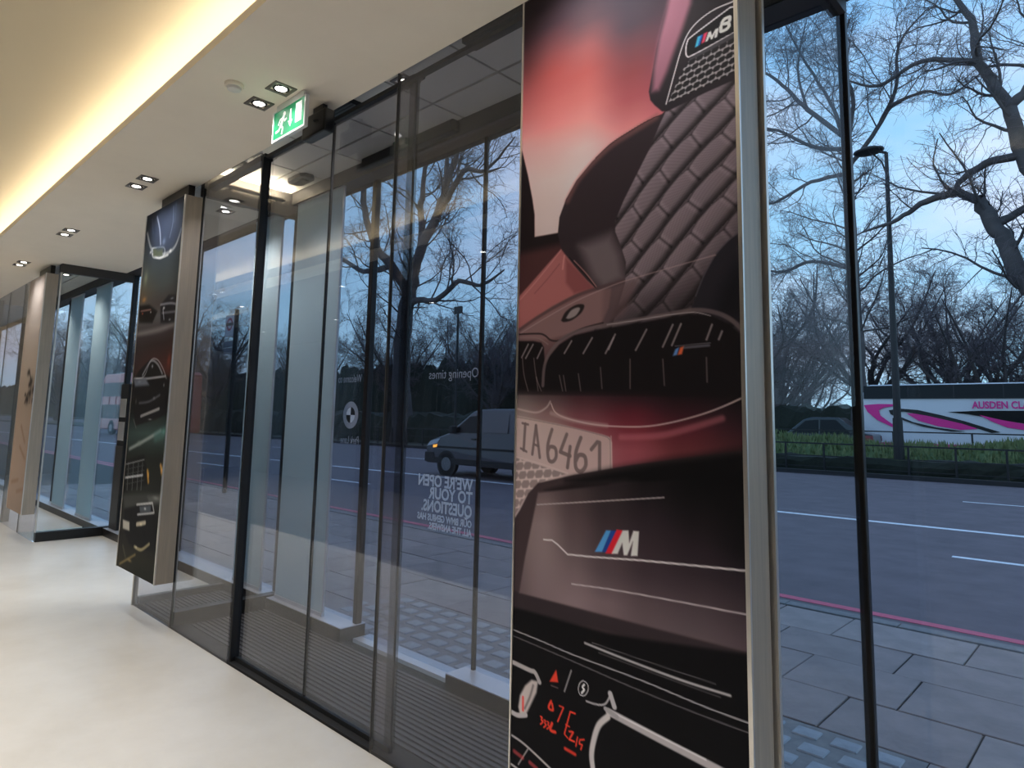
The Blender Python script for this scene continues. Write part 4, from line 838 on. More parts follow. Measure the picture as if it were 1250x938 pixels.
def grille(x0, x1, y0, y1, label):
    g = thing('ceiling_grille', ((x0 + x1) / 2, (y0 + y1) / 2, VZ), label, 'grille')
    B().box(x0, x1, y0, y1, VZ - .03, VZ).build('frame', M['black'], g)
    for k in range(4): B().box(x0 + .01, x1 - .01, y0 + (k + .3) * (y1 - y0) / 4, y0 + (k + .6) * (y1 - y0) / 4, VZ - .034, VZ - .03).build('blade', M['seal'], g)
grille(-3.86, -3.42, 2.09, 2.19, 'long black grille in the lobby ceiling near the exit sign')
grille(-2.42, -1.92, 2.12, 2.22, 'long black grille in the lobby ceiling by the car seat poster')
grille(-5.1, -4.94, 2.09, 2.15, 'small black grille in the lobby ceiling by the corner post')
os_ = thing('door_sensor', (-4.93, 2.6, VZ), 'dark eight-sided sensor plate on the lobby ceiling', 'sensor')
B().prism([(-5.07, 2.565), (-5.03, 2.535), (-4.83, 2.535), (-4.79, 2.565), (-4.79, 2.635), (-4.83, 2.665), (-5.03, 2.665), (-5.07, 2.635)], 'z', VZ - .03, VZ).build('plate', M['bronze'], os_)
B().box(-5.0, -4.86, 2.57, 2.63, VZ - .04, VZ - .03).build('lens', M['black'], os_)
hs = thing('door_operator', (-3.7, 2.72, 3.6), 'black door operator box on the header over the street door', 'sensor')
B().box(-4.2, -3.15, 2.70, 2.76, 3.47, VZ).build('housing', M['black'], hs, bevel=.006)
B().box(-3.75, -3.6, 2.66, 2.70, 3.49, VZ - .01).build('radar', M['black'], hs, bevel=.006)

# notices beyond the open bay
ns = thing('notice_stand', (-9.62, 2.80, 0), 'dark slim stand with two pale notices by street glass', 'notice stand')
B().box(-9.80, -9.50, 2.80, 2.84, .1, 1.95).build('board', M['dark'], ns)
B().box(-9.79, -9.51, 2.79, 2.80, .1, 1.15).build('lower_panel', M['header'], ns)
for z in (1.22, 1.52): B().box(-9.76, -9.54, 2.792, 2.80, z, z + .24).build('notice', M['vinyl'], ns)

# ---------------------------------------------------------------- pavement, kerb and road
pv = struct_root('pavement', (-5, 4.6, 0))
B().box(-40, 12, 2.95, 6.18, -.2, -.012).build('bedding', M['joint'], pv)
protos = {}
def slab(x0, x1, y0, y1, m):
    w, d = round(x1 - x0 - .012, 2), round(y1 - y0 - .012, 2); k = (w, d, m)
    if k not in protos: protos[k] = B().box(-w / 2, w / 2, -d / 2, d / 2, -.05, 0).mesh('paving_slab', M[m], bevel=.004, seg=1)
    o = bpy.data.objects.new('paving_slab', protos[k]); COL.objects.link(o); attach(o, pv)
    o.location = ((x0 + x1) / 2, (y0 + y1) / 2, random.uniform(-.003, .002)); o.rotation_euler = (random.uniform(-.003, .003), random.uniform(-.003, .003), 0)
for y0, y1, off in ((3.87, 4.42, 0), (4.42, 5.02, .31), (5.02, 5.56, .12), (5.56, 6.16, .42)):
    x = -17 + off
    while x < 2.6:
        w = random.choice((.56, .66, .76, .86)); slab(x, x + w, y0, y1, random.choice(('slab', 'slab2', 'slab'))); x += w
x = -17
while x < -5.1:
    slab(x, x + .72, 2.99, 3.42, 'slab'); slab(x + .0, x + .72, 3.42, 3.87, 'slab2'); x += .72
for x in (-.86, -.14, .58, 1.3, 2.02): slab(x, x + .72, 2.99, 3.42, 'slab'); slab(x, x + .72, 3.42, 3.87, 'slab2')
bm_ = B().box(-.065, .065, -.055, .055, -.04, 0).mesh('pavement_light', M['block'], bevel=.006, seg=1)
B().box(-5.1, -.86, 2.99, 3.87, -.05, -.006).build('light_frame', M['kerb'], pv)
for i in range(22):
    for j in range(5):
        o = bpy.data.objects.new('pavement_light', bm_); COL.objects.link(o); attach(o, pv)
        o.location = (-5.0 + i * .19 + (.09 if j % 2 else 0), 3.08 + j * .17, .002)
kb = struct_root('kerb_near', (-5, 6.26, 0))
kbm = B().box(-.448, .448, -.07, .07, -.2, .004).mesh('kerbstone', M['kerb'], bevel=.015)
for i in range(26):
    o = bpy.data.objects.new('kerbstone', kbm); COL.objects.link(o); attach(o, kb); o.location = (-20 + i * .9, 6.26, 0)
structure(B().box(-360, 60, 6.33, 70, -.4, -.1).build('road', M['asphalt']))
for y in (6.56, 6.80):
    structure(B().box(-90, 20, y, y + .12, -.1, -.096).build('red_line', M['red']))
A4 = math.radians(3.6)
def sp(s, t): return (-2 + s * math.cos(A4) - t * math.sin(A4), s * math.sin(A4) + t * math.cos(A4))
def street(name, s0, s1, t0, t1, z0, z1, m, parent=None):
    q = [sp(s0, t0), sp(s1, t0), sp(s1, t1), sp(s0, t1)]
    o = B().prism(q, 'z', z0, z1).build(name, m, parent)
    return o
structure(street('lane_line', -90, 25, 13.33, 13.50, -.1, -.096, M['line']))
for k in range(6): structure(street('lane_dash', -16.1 + k * 7.2 - 12, -14.6 + k * 7.2 - 12 + .6, 10.54, 10.66, -.1, -.096, M['line']))
for k in range(8): structure(street('lane_dash', -60 + k * 10, -57 + k * 10, 18.6, 18.7, -.1, -.096, M['line']))
structure(street('kerb_far', -110, 30, 24.6, 24.85, -.1, .04, M['joint']))
structure(street('verge', -110, 30, 24.85, 30.2, -.1, .02, M['soil']))
structure(street('kerb_verge', -110, 30, 30.2, 30.4, -.1, .04, M['kerb']))
structure(street('park_ground', -360, 60, 44, 260, -.1, .05, M['soil']))

# grass bank on the central verge
def bank():
    v, f = [], []
    S_ = np.linspace(-23, 14, 90); T_ = np.linspace(26.2, 29.9, 14)
    for s in S_:
        for t in T_:
            u = (t - 26.2) / 3.7; h = 1.02 * math.sin(math.pi * min(1, u * 1.15)) ** .7 if u < .87 else 1.02 * max(0, (1 - u) / .13) * .25
            h = max(0, 1.05 * (1 - abs(2 * u - 1) ** 3)) * (.9 + .12 * math.sin(s * .7) + .06 * math.sin(s * 2.3))
            x, y = sp(s, t); v.append((x, y, .01 + h))
    n = len(T_)
    for i in range(len(S_) - 1):
        for j in range(n - 1): f.append((i * n + j, (i + 1) * n + j, (i + 1) * n + j + 1, i * n + j + 1))
    b = B(); b.v = v; b.f = f; return b
gb = tag(bank().build('grass_bank', M['grass'], smooth=True), 'long green grass bank on the central verge behind railings', 'grass', kind='stuff')
b = B()
for k in range(9000):
    s, u = random.uniform(-22.5, 12), random.uniform(.03, .6); t = 26.2 + 3.7 * u
    h0 = max(0, 1.05 * (1 - abs(2 * u - 1) ** 3)) * (.9 + .12 * math.sin(s * .7) + .06 * math.sin(s * 2.3))
    x, y = sp(s, t); h = random.uniform(.12, .34); a = random.uniform(0, math.pi); w = .05
    dx, dy = math.cos(a) * w, math.sin(a) * w
    b.poly([(x - dx, y - dy, h0), (x + dx, y + dy, h0), (x + random.uniform(-.1, .1), y + random.uniform(-.1, .1), h0 + h)])
tag(b.build('tufts', M['blade'], gb), kind='stuff')

def railing(s0, s1, t, h, step, label):
    x0, y0 = sp((s0 + s1) / 2, t)
    r = thing('railing', (x0, y0, 0), label, 'railing')
    for z, w in ((h, .05), (h * .55, .03), (.16, .03)): street('rail', s0, s1, t - w / 2, t + w / 2, z - w, z, M['rail'], r)
    n = int((s1 - s0) / step); pm = B().box(-.03, .03, -.03, .03, 0, h).mesh('post', M['rail'])
    for k in range(n + 1):
        o = bpy.data.objects.new('post', pm); COL.objects.link(o); attach(o, r); x, y = sp(s0 + k * step, t); o.location = (x, y, 0); o.rotation_euler = (0, 0, A4)
railing(-58, 12, 25.1, .98, 1.3, 'low black railing along the near edge of the grass bank')
railing(-58, 12, 30.05, 1.42, 2.6, 'thin black railing behind the grass bank')

# hedges in the park
def hedge(s0, s1, t, h, label, d=.85):
    b = B(); n = int((s1 - s0) / .5); w = .38 if h < 1 else d; prof = [(-.9 * w, 0), (-w, .6), (-.8 * w, 1), (0, 1.06), (.8 * w, 1), (w, .6), (.9 * w, 0)]
    for i in range(n + 1):
        s = s0 + i * .5
        for a, c in prof:
            x, y = sp(s, t + a * (1 + random.uniform(-.2, .2))); b.v.append((x, y, c * h * (1 + random.uniform(-.13, .13))))
    k = len(prof)
    for i in range(n):
        for j in range(k - 1): b.f.append((i * k + j, (i + 1) * k + j, (i + 1) * k + j + 1, i * k + j + 1))
    b.f.append(tuple(range(k))); b.f.append(tuple(n * k + j for j in reversed(range(k))))
    tag(b.build('hedge', M['hedge']), label, 'hedge')
hedge(-330, -24, 50, 6.8, 'tall dark hedge at the park edge beyond the forked plane tree')
hedge(-23, 24, 47, 2.6, 'long dark hedge at the park edge beyond the far carriageway')
hedge(-23, 14, 25.62, .5, 'low dark ground cover behind the near railing')
hedge(-80, -24.5, 28.6, 1.7, 'dark clipped hedge on the central verge behind the van')

# ---------------------------------------------------------------- trees
def unit(a): return a / np.maximum(np.linalg.norm(a, axis=-1, keepdims=True), 1e-9)
def grow(P0, D0, L, R0, nseg, wob, lift, taper=.35, droop=0.0):
    N = len(P0); P = np.zeros((N, nseg + 1, 3)); P[:, 0] = P0; D = unit(D0)
    R = R0[:, None] * (1 - (1 - taper) * np.linspace(0, 1, nseg + 1)[None])
    for i in range(nseg):
        D = unit(D + rng.normal(0, wob, (N, 3)) + np.array([0, 0, lift - droop * i / nseg]))
        P[:, i + 1] = P[:, i] + D * (L / nseg)[:, None]
    return P, R
def offspring(P, R, L, k, tmin, ang, ratio, rr):
    N, n = P.shape[0], P.shape[1] - 1
    t = (tmin + (1 - tmin) * (np.arange(k)[None] + rng.random((N, k))) / k)
    f = np.minimum(t * n, n - 1e-4); i = f.astype(int); u = (f - i)[..., None]
    I = np.arange(N)[:, None]
    p = P[I, i] * (1 - u) + P[I, i + 1] * u; d = unit(P[I, i + 1] - P[I, i]); r = R[I, i] * (1 - u[..., 0]) + R[I, i + 1] * u[..., 0]
    q = unit(np.cross(d, rng.normal(0, 1, d.shape))); a = np.radians(rng.normal(ang, 12, t.shape))[..., None]
    nd = d * np.cos(a) + q * np.sin(a)
    nl = (L[:, None] * ratio * (1.1 - .6 * t)) * rng.uniform(.6, 1.25, t.shape)
    return p.reshape(-1, 3), nd.reshape(-1, 3), nl.ravel(), (r * rr).ravel()
def tubes(lists, sides):
    V, F, base = [], [], 0
    for P, R in lists:
        N, n = P.shape[0], P.shape[1]
        T = np.empty_like(P); T[:, 1:-1] = P[:, 2:] - P[:, :-2]; T[:, 0] = P[:, 1] - P[:, 0]; T[:, -1] = P[:, -1] - P[:, -2]; T = unit(T)
        ref = np.array([.31, .87, .38]); a = unit(np.cross(T, ref)); b = np.cross(T, a)
        g = 2 * np.pi * np.arange(sides) / sides
        ringv = P[:, :, None] + R[:, :, None, None] * (np.cos(g)[:, None] * a[:, :, None] + np.sin(g)[:, None] * b[:, :, None])
        V.append(ringv.reshape(-1, 3)); idx = base + np.arange(N * n * sides).reshape(N, n, sides); nx_ = np.roll(idx, -1, 2)
        F.append(np.stack([idx[:, :-1], nx_[:, :-1], nx_[:, 1:], idx[:, 1:]], -1).reshape(-1, 4)); base += N * n * sides
    return np.concatenate(V), np.concatenate(F)
def np_mesh(name, V, F, m, smooth=False):
    me = bpy.data.meshes.new(name); me.vertices.add(len(V)); me.vertices.foreach_set('co', V.astype(np.float32).ravel())
    me.loops.add(F.size); me.loops.foreach_set('vertex_index', F.astype(np.int32).ravel())
    me.polygons.add(len(F)); me.polygons.foreach_set('loop_start', np.arange(0, F.size, F.shape[1], dtype=np.int32)); me.update(calc_edges=True)
    if smooth: me.shade_smooth()
    me.materials.append(m); return me
def poly_limb(pts, rad, k=5, thin=1.0):
    """guided limb: smooth path, radii interpolated"""
    C = catmull(pts, k); r = np.interp(np.linspace(0, 1, len(C)), np.linspace(0, 1, len(rad)), rad) * thin
    C = C + rng.normal(0, .05, C.shape) * np.minimum(1, r[:, None] * 3)
    return C[None], r[None]
def plane_tree(loc, limbs, label, group=None, twig_r=.011, dens=1.0, l1=8, l2=9, l3=8, l1len=4.2, thin=1.0):
    """limbs: list of (points, radii) in tree space; the first is the trunk"""
    t = thing('plane_tree', loc, label, 'tree', group)
    L_ = [poly_limb(*l, thin=thin) for l in limbs]
    V, F = tubes(L_[:1], 10); o = bpy.data.objects.new('trunk', np_mesh('trunk', V, F, M['bark'], True)); COL.objects.link(o); o.parent = t
    for l in L_[1:]:
        V, F = tubes([l], 8); o = bpy.data.objects.new('limb', np_mesh('limb', V, F, M['bark'], True)); COL.objects.link(o); o.parent = t
    br, tw = [], []
    for i, (P, R) in enumerate(L_):
        ln = np.array([np.linalg.norm(np.diff(P[0], axis=0), axis=1).sum()])
        k = max(3, int(l1 * dens * ln[0] / 7))
        p, d, l, r = offspring(P, R, ln, k, .45 if i == 0 else .2, 55, 1, .55)
        l = np.clip(l, 0, l1len) * rng.uniform(.5, 1.1, l.shape); r = np.clip(r * .7, .02, .06)
        P1, R1 = grow(p, d, l, r, 7, .20, .10); br.append((P1, R1))
        p, d, l2_, r = offspring(P1, R1, l, max(3, int(l2 * dens)), .2, 48, .62, .62)
        P2, R2 = grow(p, d, l2_, np.clip(r * .7, .010, .028), 5, .24, .05, droop=.10); br.append((P2, R2))
        p, d, l3_, r = offspring(P2, R2, l2_, max(3, int(l3 * dens)), .1, 45, .62, .6)
        P3, R3 = grow(p, d, np.clip(l3_, .35, 1.6), np.full(len(l3_), twig_r), 3, .28, .0, .5, droop=.25); tw.append((P3, R3))
    V, F = tubes(br, 4); o = bpy.data.objects.new('branches', np_mesh('branches', V, F, M['bark'])); COL.objects.link(o); o.parent = t; o['kind'] = 'stuff'
    V, F = tubes(tw, 3); o = bpy.data.objects.new('twigs', np_mesh('twigs', V, F, M['twig'])); COL.objects.link(o); o.parent = t; o['kind'] = 'stuff'
    return t
# big tree straight out through the lobby
plane_tree((-34.5, 26, 0), [
    ([(0.3, 0, -.1), (.1, 0, 3), (-.1, 0, 6.5), (.1, .1, 9), (.5, .2, 10.6)], [.95, .70, .62, .58, .46]),
    ([(.4, .1, 10.2), (1.2, 0, 12), (2.6, .3, 14.5), (3.2, .5, 16.5), (4.1, .6, 18.5), (4.6, .5, 22)], [.46, .40, .34, .28, .2, .08]),
    ([(.2, .1, 9.6), (-1.2, -.3, 11.6), (-2.6, -.6, 13), (-4.0, -.8, 15.9), (-4.6, -.6, 19), (-5.2, -.4, 22)], [.42, .36, .31, .26, .18, .07]),
    ([(.5, .2, 10.5), (.2, 1, 13), (-.4, 1.4, 16), (-.2, 1.4, 19), (.4, 1.5, 23)], [.38, .32, .25, .17, .06]),
    ([(.2, 0, 8.6), (2.2, -.8, 8.8), (4.6, -1.2, 8.5), (6.8, -1.4, 9.3), (8.4, -1.2, 8.9), (10, -1, 9.6)], [.28, .24, .2, .17, .12, .05]),
    ([(2.6, .3, 14.4), (4.4, -.4, 15), (6.4, -.8, 16.2), (8.4, -1, 15.6), (10.5, -.9, 17)], [.26, .22, .17, .12, .04]),
    ([(-1.2, -.3, 11.6), (-3.4, -1, 11.4), (-5.4, -1.6, 12.4), (-7.6, -2, 12.2)], [.25, .2, .15, .05]),
    ([(3.2, .5, 16.4), (2.6, 1, 18.6), (3.4, 1.4, 21), (2.6, 1.6, 23.5)], [.2, .17, .12, .05]),
], 'broad bare plane tree with forked trunk opposite the lobby doors', twig_r=.009, l1=10, l2=9, l3=9, l1len=4.4, thin=.85)
# limbs reaching in from the trunk beyond the right of the panes
plane_tree((1.4, 26, 0), [
    ([(.4, 0, -.1), (0, 0, 2.6), (-1.2, .1, 4.6), (-2.6, 0, 5.4), (-3.85, 0, 6.2), (-4.2, 0, 7.5), (-4.55, 0, 8.25), (-4.9, 0, 9.15)], [.75, .6, .5, .42, .38, .36, .33, .27]),
    ([(-4.85, 0, 9.1), (-5.3, .1, 9.45), (-5.7, 0, 9.52), (-6.5, -.2, 9.3), (-7.2, -.2, 8.9), (-8.4, -.3, 8.6)], [.22, .2, .18, .14, .10, .04]),
    ([(-.2, 0, 2.4), (-1.6, 0, 5.8), (-2.9, 0, 8.2), (-3.6, 0, 10.3), (-3.95, 0, 12.1), (-4.6, 0, 13.9), (-4.75, 0, 15.5), (-5.2, .1, 16.6), (-5.6, .2, 19)], [.5, .44, .38, .34, .30, .22, .17, .13, .05]),
    ([(-3.95, 0, 12.1), (-3.4, .1, 12.6), (-2.9, .1, 14), (-3, .2, 17), (-2.5, .2, 20)], [.24, .22, .2, .15, .06]),
    ([(-3.6, 0, 10.4), (-4.6, -.1, 10.3), (-5.3, -.1, 9.9), (-5.5, 0, 9.6)], [.2, .17, .14, .1]),
    ([(-4.5, 0, 8.2), (-3.9, .1, 8.5), (-3.2, .1, 8.9), (-2, .2, 9)], [.2, .17, .14, .08]),
    ([(-4.6, 0, 13.9), (-6.2, -.3, 14.4), (-7.6, -.5, 13.9), (-8.8, -.6, 14.6)], [.14, .11, .08, .03]),
], 'bare plane tree with thick bent limbs reaching over the coach', twig_r=.0068, dens=1, l1=7, l2=9, l3=9, l1len=3.0, thin=.72)
q = 38 / 34
plane_tree((-10.9, 38, 0), [
    ([(0, 0, -.1), (.1, 0, 4), (.15, 0, 7), (.1, 0, 12), (.05, 0, 17.5)], [.62, .5, .42, .34, .24]),
    ([(.05, 0, 17.3), (-1.9, -.3, 19.6), (-2.8, -.4, 20.9), (-3.9, -.5, 22.3), (-5, -.5, 23.2)], [.24, .22, .18, .14, .06]),
    ([(0, 0, 16.8), (-1.6, -.6, 17.2), (-3.4, -.8, 18.6), (-4.9, -.8, 19.1), (-6.4, -.6, 19)], [.22, .18, .14, .11, .04]),
    ([(.1, 0, 15.8), (1.6, -.3, 17.4), (2.6, -.4, 19.2), (2.9, -.5, 21.6), (4.2, -.5, 23)], [.22, .19, .15, .11, .04]),
    ([(2.2, -.4, 18.4), (3.9, -.6, 18.6), (5.2, -.8, 18), (7, -1, 19)], [.15, .12, .09, .03]),
    ([(.05, 0, 15.4), (-1.8, -.5, 15.2), (-3.8, -.7, 14.4), (-5.6, -.6, 14.6), (-7.4, -.5, 13.6)], [.2, .16, .12, .09, .03]),
    ([(.05, 0, 17.2), (-.9, .4, 20), (-2.4, .5, 23.4), (-3.4, .6, 26)], [.2, .16, .11, .04]),
    ([(-1.9, -.3, 19.5), (-2.2, -.8, 22), (-1.6, -1, 24.5)], [.14, .1, .04]),
    ([(.1, 0, 10), (-1.8, -.6, 10.6), (-3.6, -1, 10.2), (-6, -1.2, 11.2)], [.2, .16, .12, .04]),
    ([(.05, 0, 17.3), (.3, .5, 20), (-.4, .8, 22.5), (.2, 1, 25)], [.22, .17, .12, .05]),
], 'tall bare plane tree with fanned boughs above the central lamp post', twig_r=.0085, l1=12, l2=10, l3=10, l1len=4.2, thin=.62)
def wild(h, spread, n):
    out = [([(0, 0, -.1), (.1, 0, h * .15), (-.1, .1, h * .3), (.1, 0, h * .45)], [.5, .4, .34, .26])]
    for k in range(n):
        a = 2 * math.pi * k / n + random.uniform(-.4, .4); z0 = h * random.uniform(.12, .42); s = spread * random.uniform(.7, 1.1)
        pts = [(0, 0, z0)]; top = h * random.uniform(.6, 1.0)
        for u in (.3, .6, 1): pts.append((math.cos(a + random.uniform(-.3, .3)) * s * u ** .9, math.sin(a + random.uniform(-.3, .3)) * s * u ** .9, z0 + (top - z0) * u))
        out.append((pts, [.22, .17, .12, .04]))
    return out
kinds = [plane_tree((0, 0, 0), wild(h, s, n), None, None, .009, 1, 9, 9, 10, 3.6, thin=.75) for h, s, n in ((13, 6, 10), (11.5, 5.5, 9), (14.5, 6.5, 11))]
places = [(-14, 52, 0, 'dense bare tree in the park left of the lamp post'), (-6.5, 50, 1, 'rounded bare tree in the park behind the coach'), (-22, 56, 2, 'wide bare tree in the park by the steel post of the seat poster'),
          (-11, 62, 2, 'tall hazy bare tree deep in the park'), (1, 54, 0, 'bare tree in the park beyond the coach front'), (-19, 48, 1, 'low bare tree at the hedge left of the lamp post'),
          (-29, 62, 0, 'far bare tree behind the seat poster'), (-2, 64, 1, 'far bare tree over the coach roof'), (-5, 72, 0, 'farthest bare tree over the coach roof'), (-26, 74, 1, 'farthest bare tree left of the lamp post'),
          (-44, 44, 1, 'bare tree in the park behind the silver van'), (-52, 50, 0, 'spreading bare tree in the park beside the forked tree'), (-62, 46, 2, 'tall bare tree in the park left of the forked tree'), (-74, 52, 1, 'bare tree in the park behind the hedge'),
          (-88, 50, 0, 'far bare tree seen beside the bus stop flag'), (-58, 60, 0, 'hazy bare tree behind the forked tree'), (-46, 58, 2, 'hazy tall bare tree behind the silver van'), (-100, 56, 2, 'farthest bare tree by the bus stop flag'),
          (-66, 27, 1, 'bare verge tree beyond the forked tree'), (-84, 27.5, 2, 'far bare verge tree beside the road'), (-36, 52, 1, 'low bare tree in the park over the van roof'), (-70, 66, 0, 'deep bare tree behind the verge trees'),
          (-118, 46, 1, 'bare tree far along the park edge beyond the bus'), (-132, 52, 2, 'tall bare tree far along the park edge beyond the bus'), (-150, 48, 0, 'farthest bare tree along the park edge beyond the bus'), (-104, 27, 0, 'far verge tree behind the red bus'), (-126, 27, 2, 'farthest verge tree behind the red bus'),
          (-172, 45, 1, 'faint bare tree at the far bend of the park edge'), (-194, 46, 0, 'faint spreading tree at the far bend of the park edge'), (-220, 48, 2, 'faintest bare tree at the far bend of the park edge')]
done = set()
for x, y, k, lab in places:
    o = kinds[k] if k not in done else copy_tree(kinds[k]); done.add(k)
    o.location = (x, y, 0); o.rotation_euler = (0, 0, random.uniform(0, 6.28)); s = random.uniform(.9, 1.12); o.scale = (s, s, s)
    tag(o, lab, 'tree', 'bare trees in the park')

# ---------------------------------------------------------------- street lamp and bus stop
sl = thing('street_lamp', (-6.2, 26, .9), 'tall black street lamp with flat oval head on the verge', 'street lamp')
B().tube([(-6.2, 26, .5), (-6.2, 26, 1.9)], [.17, .15], 14).build('base', M['rail'], sl)
B().tube([(-6.2, 26, 1.9), (-6.19, 26, 6), (-6.14, 26, 11.5)], [.12, .10, .06], 14).build('post', M['rail'], sl)
B().tube([(-6.14, 26, 10.6), (-6.3, 26, 11.2), (-6.6, 26, 11.6)], [.03, .03, .03], 8).build('stay', M['rail'], sl)
B().tube([(-6.14, 26, 11.5), (-6.6, 26, 11.72)], .05, 8).build('arm', M['rail'], sl)
b = B().lathe([(.02, .12), (.3, .10), (.46, .03), (.48, -.02), (.40, -.08), (.05, -.10)], (0, 0, 0), 24)
b.v = [(x * 1.1 - 6.72, y * .8 + 26, z + 11.72) for x, y, z in b.v]; b.build('lamp_head', M['rail'], sl, smooth=True)
bs = thing('bus_stop', (-13.55, 5.9, 0), 'bus stop flag with route panels on a dark pole at kerb', 'bus stop')
B().tube([(-13.55, 5.9, 0), (-13.55, 5.9, 3.75)], .045, 12).build('pole', M['rail'], bs)
B().box(-14.05, -13.61, 5.885, 5.915, 3.2, 3.66).build('flag', M['vinyl'], bs)
b = ring((-13.83, 3.46), .09, .14, 5.883, 0, 2 * math.pi, 24); b.build('roundel', M['red'], bs); B().box(-14.0, -13.66, 5.880, 5.884, 3.43, 3.49).build('roundel_bar', M['rail'], bs)
for z in (2.98, 2.84): B().box(-14.05, -13.61, 5.885, 5.915, z, z + .12).build('route_panel', M['vinyl_grey'], bs)
ls = thing('sign_post', (-33.6, 23, 0), 'slim grey sign post standing by the far kerb before the forked tree', 'sign post')
B().tube([(-27.0, 24.0, 0), (-27.0, 24.0, 7.6)], .06, 10).build('pole', M['rail'], ls)
B().box(-27.3, -26.7, 23.95, 24.05, 7.3, 7.7).build('head', M['rail'], ls)
ls.location = (-27, 24, 0)
for ch in ls.children: ch.matrix_parent_inverse = Matrix.Translation((27, -24, 0))

# ---------------------------------------------------------------- vehicles
def paintwork(name, col, rough=.3, metal=0): return mat(name, col, rough, metal=metal, coat=.5)
V_ = dict(silver=paintwork('grey_van_paint', (70, 70, 76), .4, .1), white=paintwork('white_paint', (206, 208, 214)), black=paintwork('black_paint', (16, 16, 18)),
          glass=mat('vehicle_glass', (10, 11, 13), .3, spec=.25), tyre=mat('tyre', (16, 16, 17), .85), rim=mat('wheel_rim', (120, 122, 126), .35, metal=.7),
          plastic=mat('bumper_plastic', (24, 24, 26), .6), lamp=mat('headlamp', (190, 196, 204), .1), orange=mat('indicator', (255, 150, 30), .3, emit=(1, .45, .06), emit_s=2.0),
          tail=mat('tail_lamp', (120, 14, 16), .2), pink=mat('pink_livery', (226, 40, 140), .4), lilac=mat('lilac_livery', (150, 60, 150), .4))
class Car:
    """side outline with tumblehome; x runs nose to tail, y is width, placed and turned as a whole"""
    def __init__(s, name, loc, rz, width, belt, top, lean, label, cat='vehicle', group=None):
        s.root = thing(name, (0, 0, 0), label, cat, group); s.W, s.belt, s.top, s.lean = width / 2, belt, top, lean; s.loc, s.rz = loc, rz
    def hw(s, z): return s.W - s.lean * max(0, (z - s.belt) / (s.top - s.belt))
    def body(s, prof, m, name='body', bevel=.05):
        b = B(); n = len(prof)
        for sd in (-1, 1):
            for x, z in prof: b.v.append((x, sd * s.hw(z), z))
        b.f.append(tuple(range(n))); b.f.append(tuple(n + i for i in reversed(range(n))))
        for i in range(n): j = (i + 1) % n; b.f.append((i, n + i, n + j, j))
        return b.build(name, m, s.root, bevel=bevel, seg=3)
    def side(s, pts, m, name, both=True, out=.006, parent=None):
        for sd in ((-1, 1) if both else (-1,)):
            b = B(); n = len(pts)
            for d in (-.02, out):
                for x, z in pts: b.v.append((x, sd * (s.hw(z) + d), z))
            b.f.append(tuple(range(n))); b.f.append(tuple(n + i for i in reversed(range(n))))
            for i in range(n): j = (i + 1) % n; b.f.append((i, n + i, n + j, j))
            b.build(name, m, parent or s.root)
    def cross(s, p, q, m, name, inset=.1, out=.008):
        """pane across the width between side points p and q"""
        d = Vector((q[0] - p[0], q[1] - p[1])).normalized(); nrm = Vector((-d.y, d.x)) * out
        if nrm.x > 0 and p[0] < 1.5: nrm = -nrm
        b = B(); w0, w1 = s.hw(p[1]) - inset, s.hw(q[1]) - inset
        for k in (-1.5, 1):
            for (x, z), w in ((p, w0), (q, w1)):
                b.v += [(x + nrm.x * k, -w, z + nrm.y * k), (x + nrm.x * k, w, z + nrm.y * k)]
        b.f = [(0, 1, 3, 2), (4, 6, 7, 5), (0, 4, 5, 1), (2, 3, 7, 6), (0, 2, 6, 4), (1, 5, 7, 3)]
        b.build(name, m, s.root)
    def wheels(s, xs, r, w=.22):
        for x in xs:
            for sd in (-1, 1):
                y = sd * (s.W - w * .45)
                t = B().tube([(x, y - w / 2, r), (x, y - w * .38, r), (x, y + w * .38, r), (x, y + w / 2, r)], [r * .93, r, r, r * .93], 24).build('wheel', V_['tyre'], s.root)
                B().tube([(x, y + sd * w * .40, r), (x, y + sd * (w * .5 + .006), r)], [r * .64, r * .58], 18).build('rim', V_['rim'], t)
                B().tube([(x, sd * (s.W - .10), r), (x, sd * (s.W + .004), r)], [r * 1.16, r * 1.16], 24, True).build('wheel_arch', V_['plastic'], s.root)
    def done(s):
        s.root.location = s.loc; s.root.rotation_euler = (0, 0, s.rz)
van = Car('van', (-16.0, 14.0, -.1), A4 * .6, 1.92, 1.1, 1.95, .13, 'silver-grey panel van passing on the road outside the lobby doors', 'van')
van.body([(.06, .34), (0, .55), (.03, .86), (.16, 1.0), (.95, 1.24), (1.84, 1.86), (2.05, 1.94), (2.6, 1.97), (4.75, 1.97), (4.86, 1.88), (4.9, 1.1), (4.9, .42), (4.8, .32)], V_['silver'])
van.side([(1.12, 1.27), (1.78, 1.74), (2.15, 1.78), (2.15, 1.27)], V_['glass'], 'door_window')
van.side([(2.24, 1.30), (2.24, 1.78), (3.3, 1.80), (3.3, 1.30)], V_['silver'], 'side_panel', out=.012)
van.side([(3.42, 1.30), (3.42, 1.80), (4.6, 1.80), (4.6, 1.30)], V_['silver'], 'side_panel', out=.012)
van.side([(.3, .80), (4.88, .80), (4.88, .86), (.3, .86)], V_['plastic'], 'rub_strip', out=.012)
van.side([(.05, .36), (4.88, .34), (4.88, .5), (.02, .52)], V_['plastic'], 'sill_moulding', out=.014)
van.side([(2.18, .5), (2.195, .5), (2.195, 1.85), (2.18, 1.85)], V_['plastic'], 'door_gap', out=.003); van.side([(3.36, .5), (3.375, .5), (3.375, 1.9), (3.36, 1.9)], V_['plastic'], 'door_gap', out=.003)
van.side([(1.95, 1.08), (2.12, 1.08), (2.12, 1.12), (1.95, 1.12)], V_['plastic'], 'door_handle', out=.03)
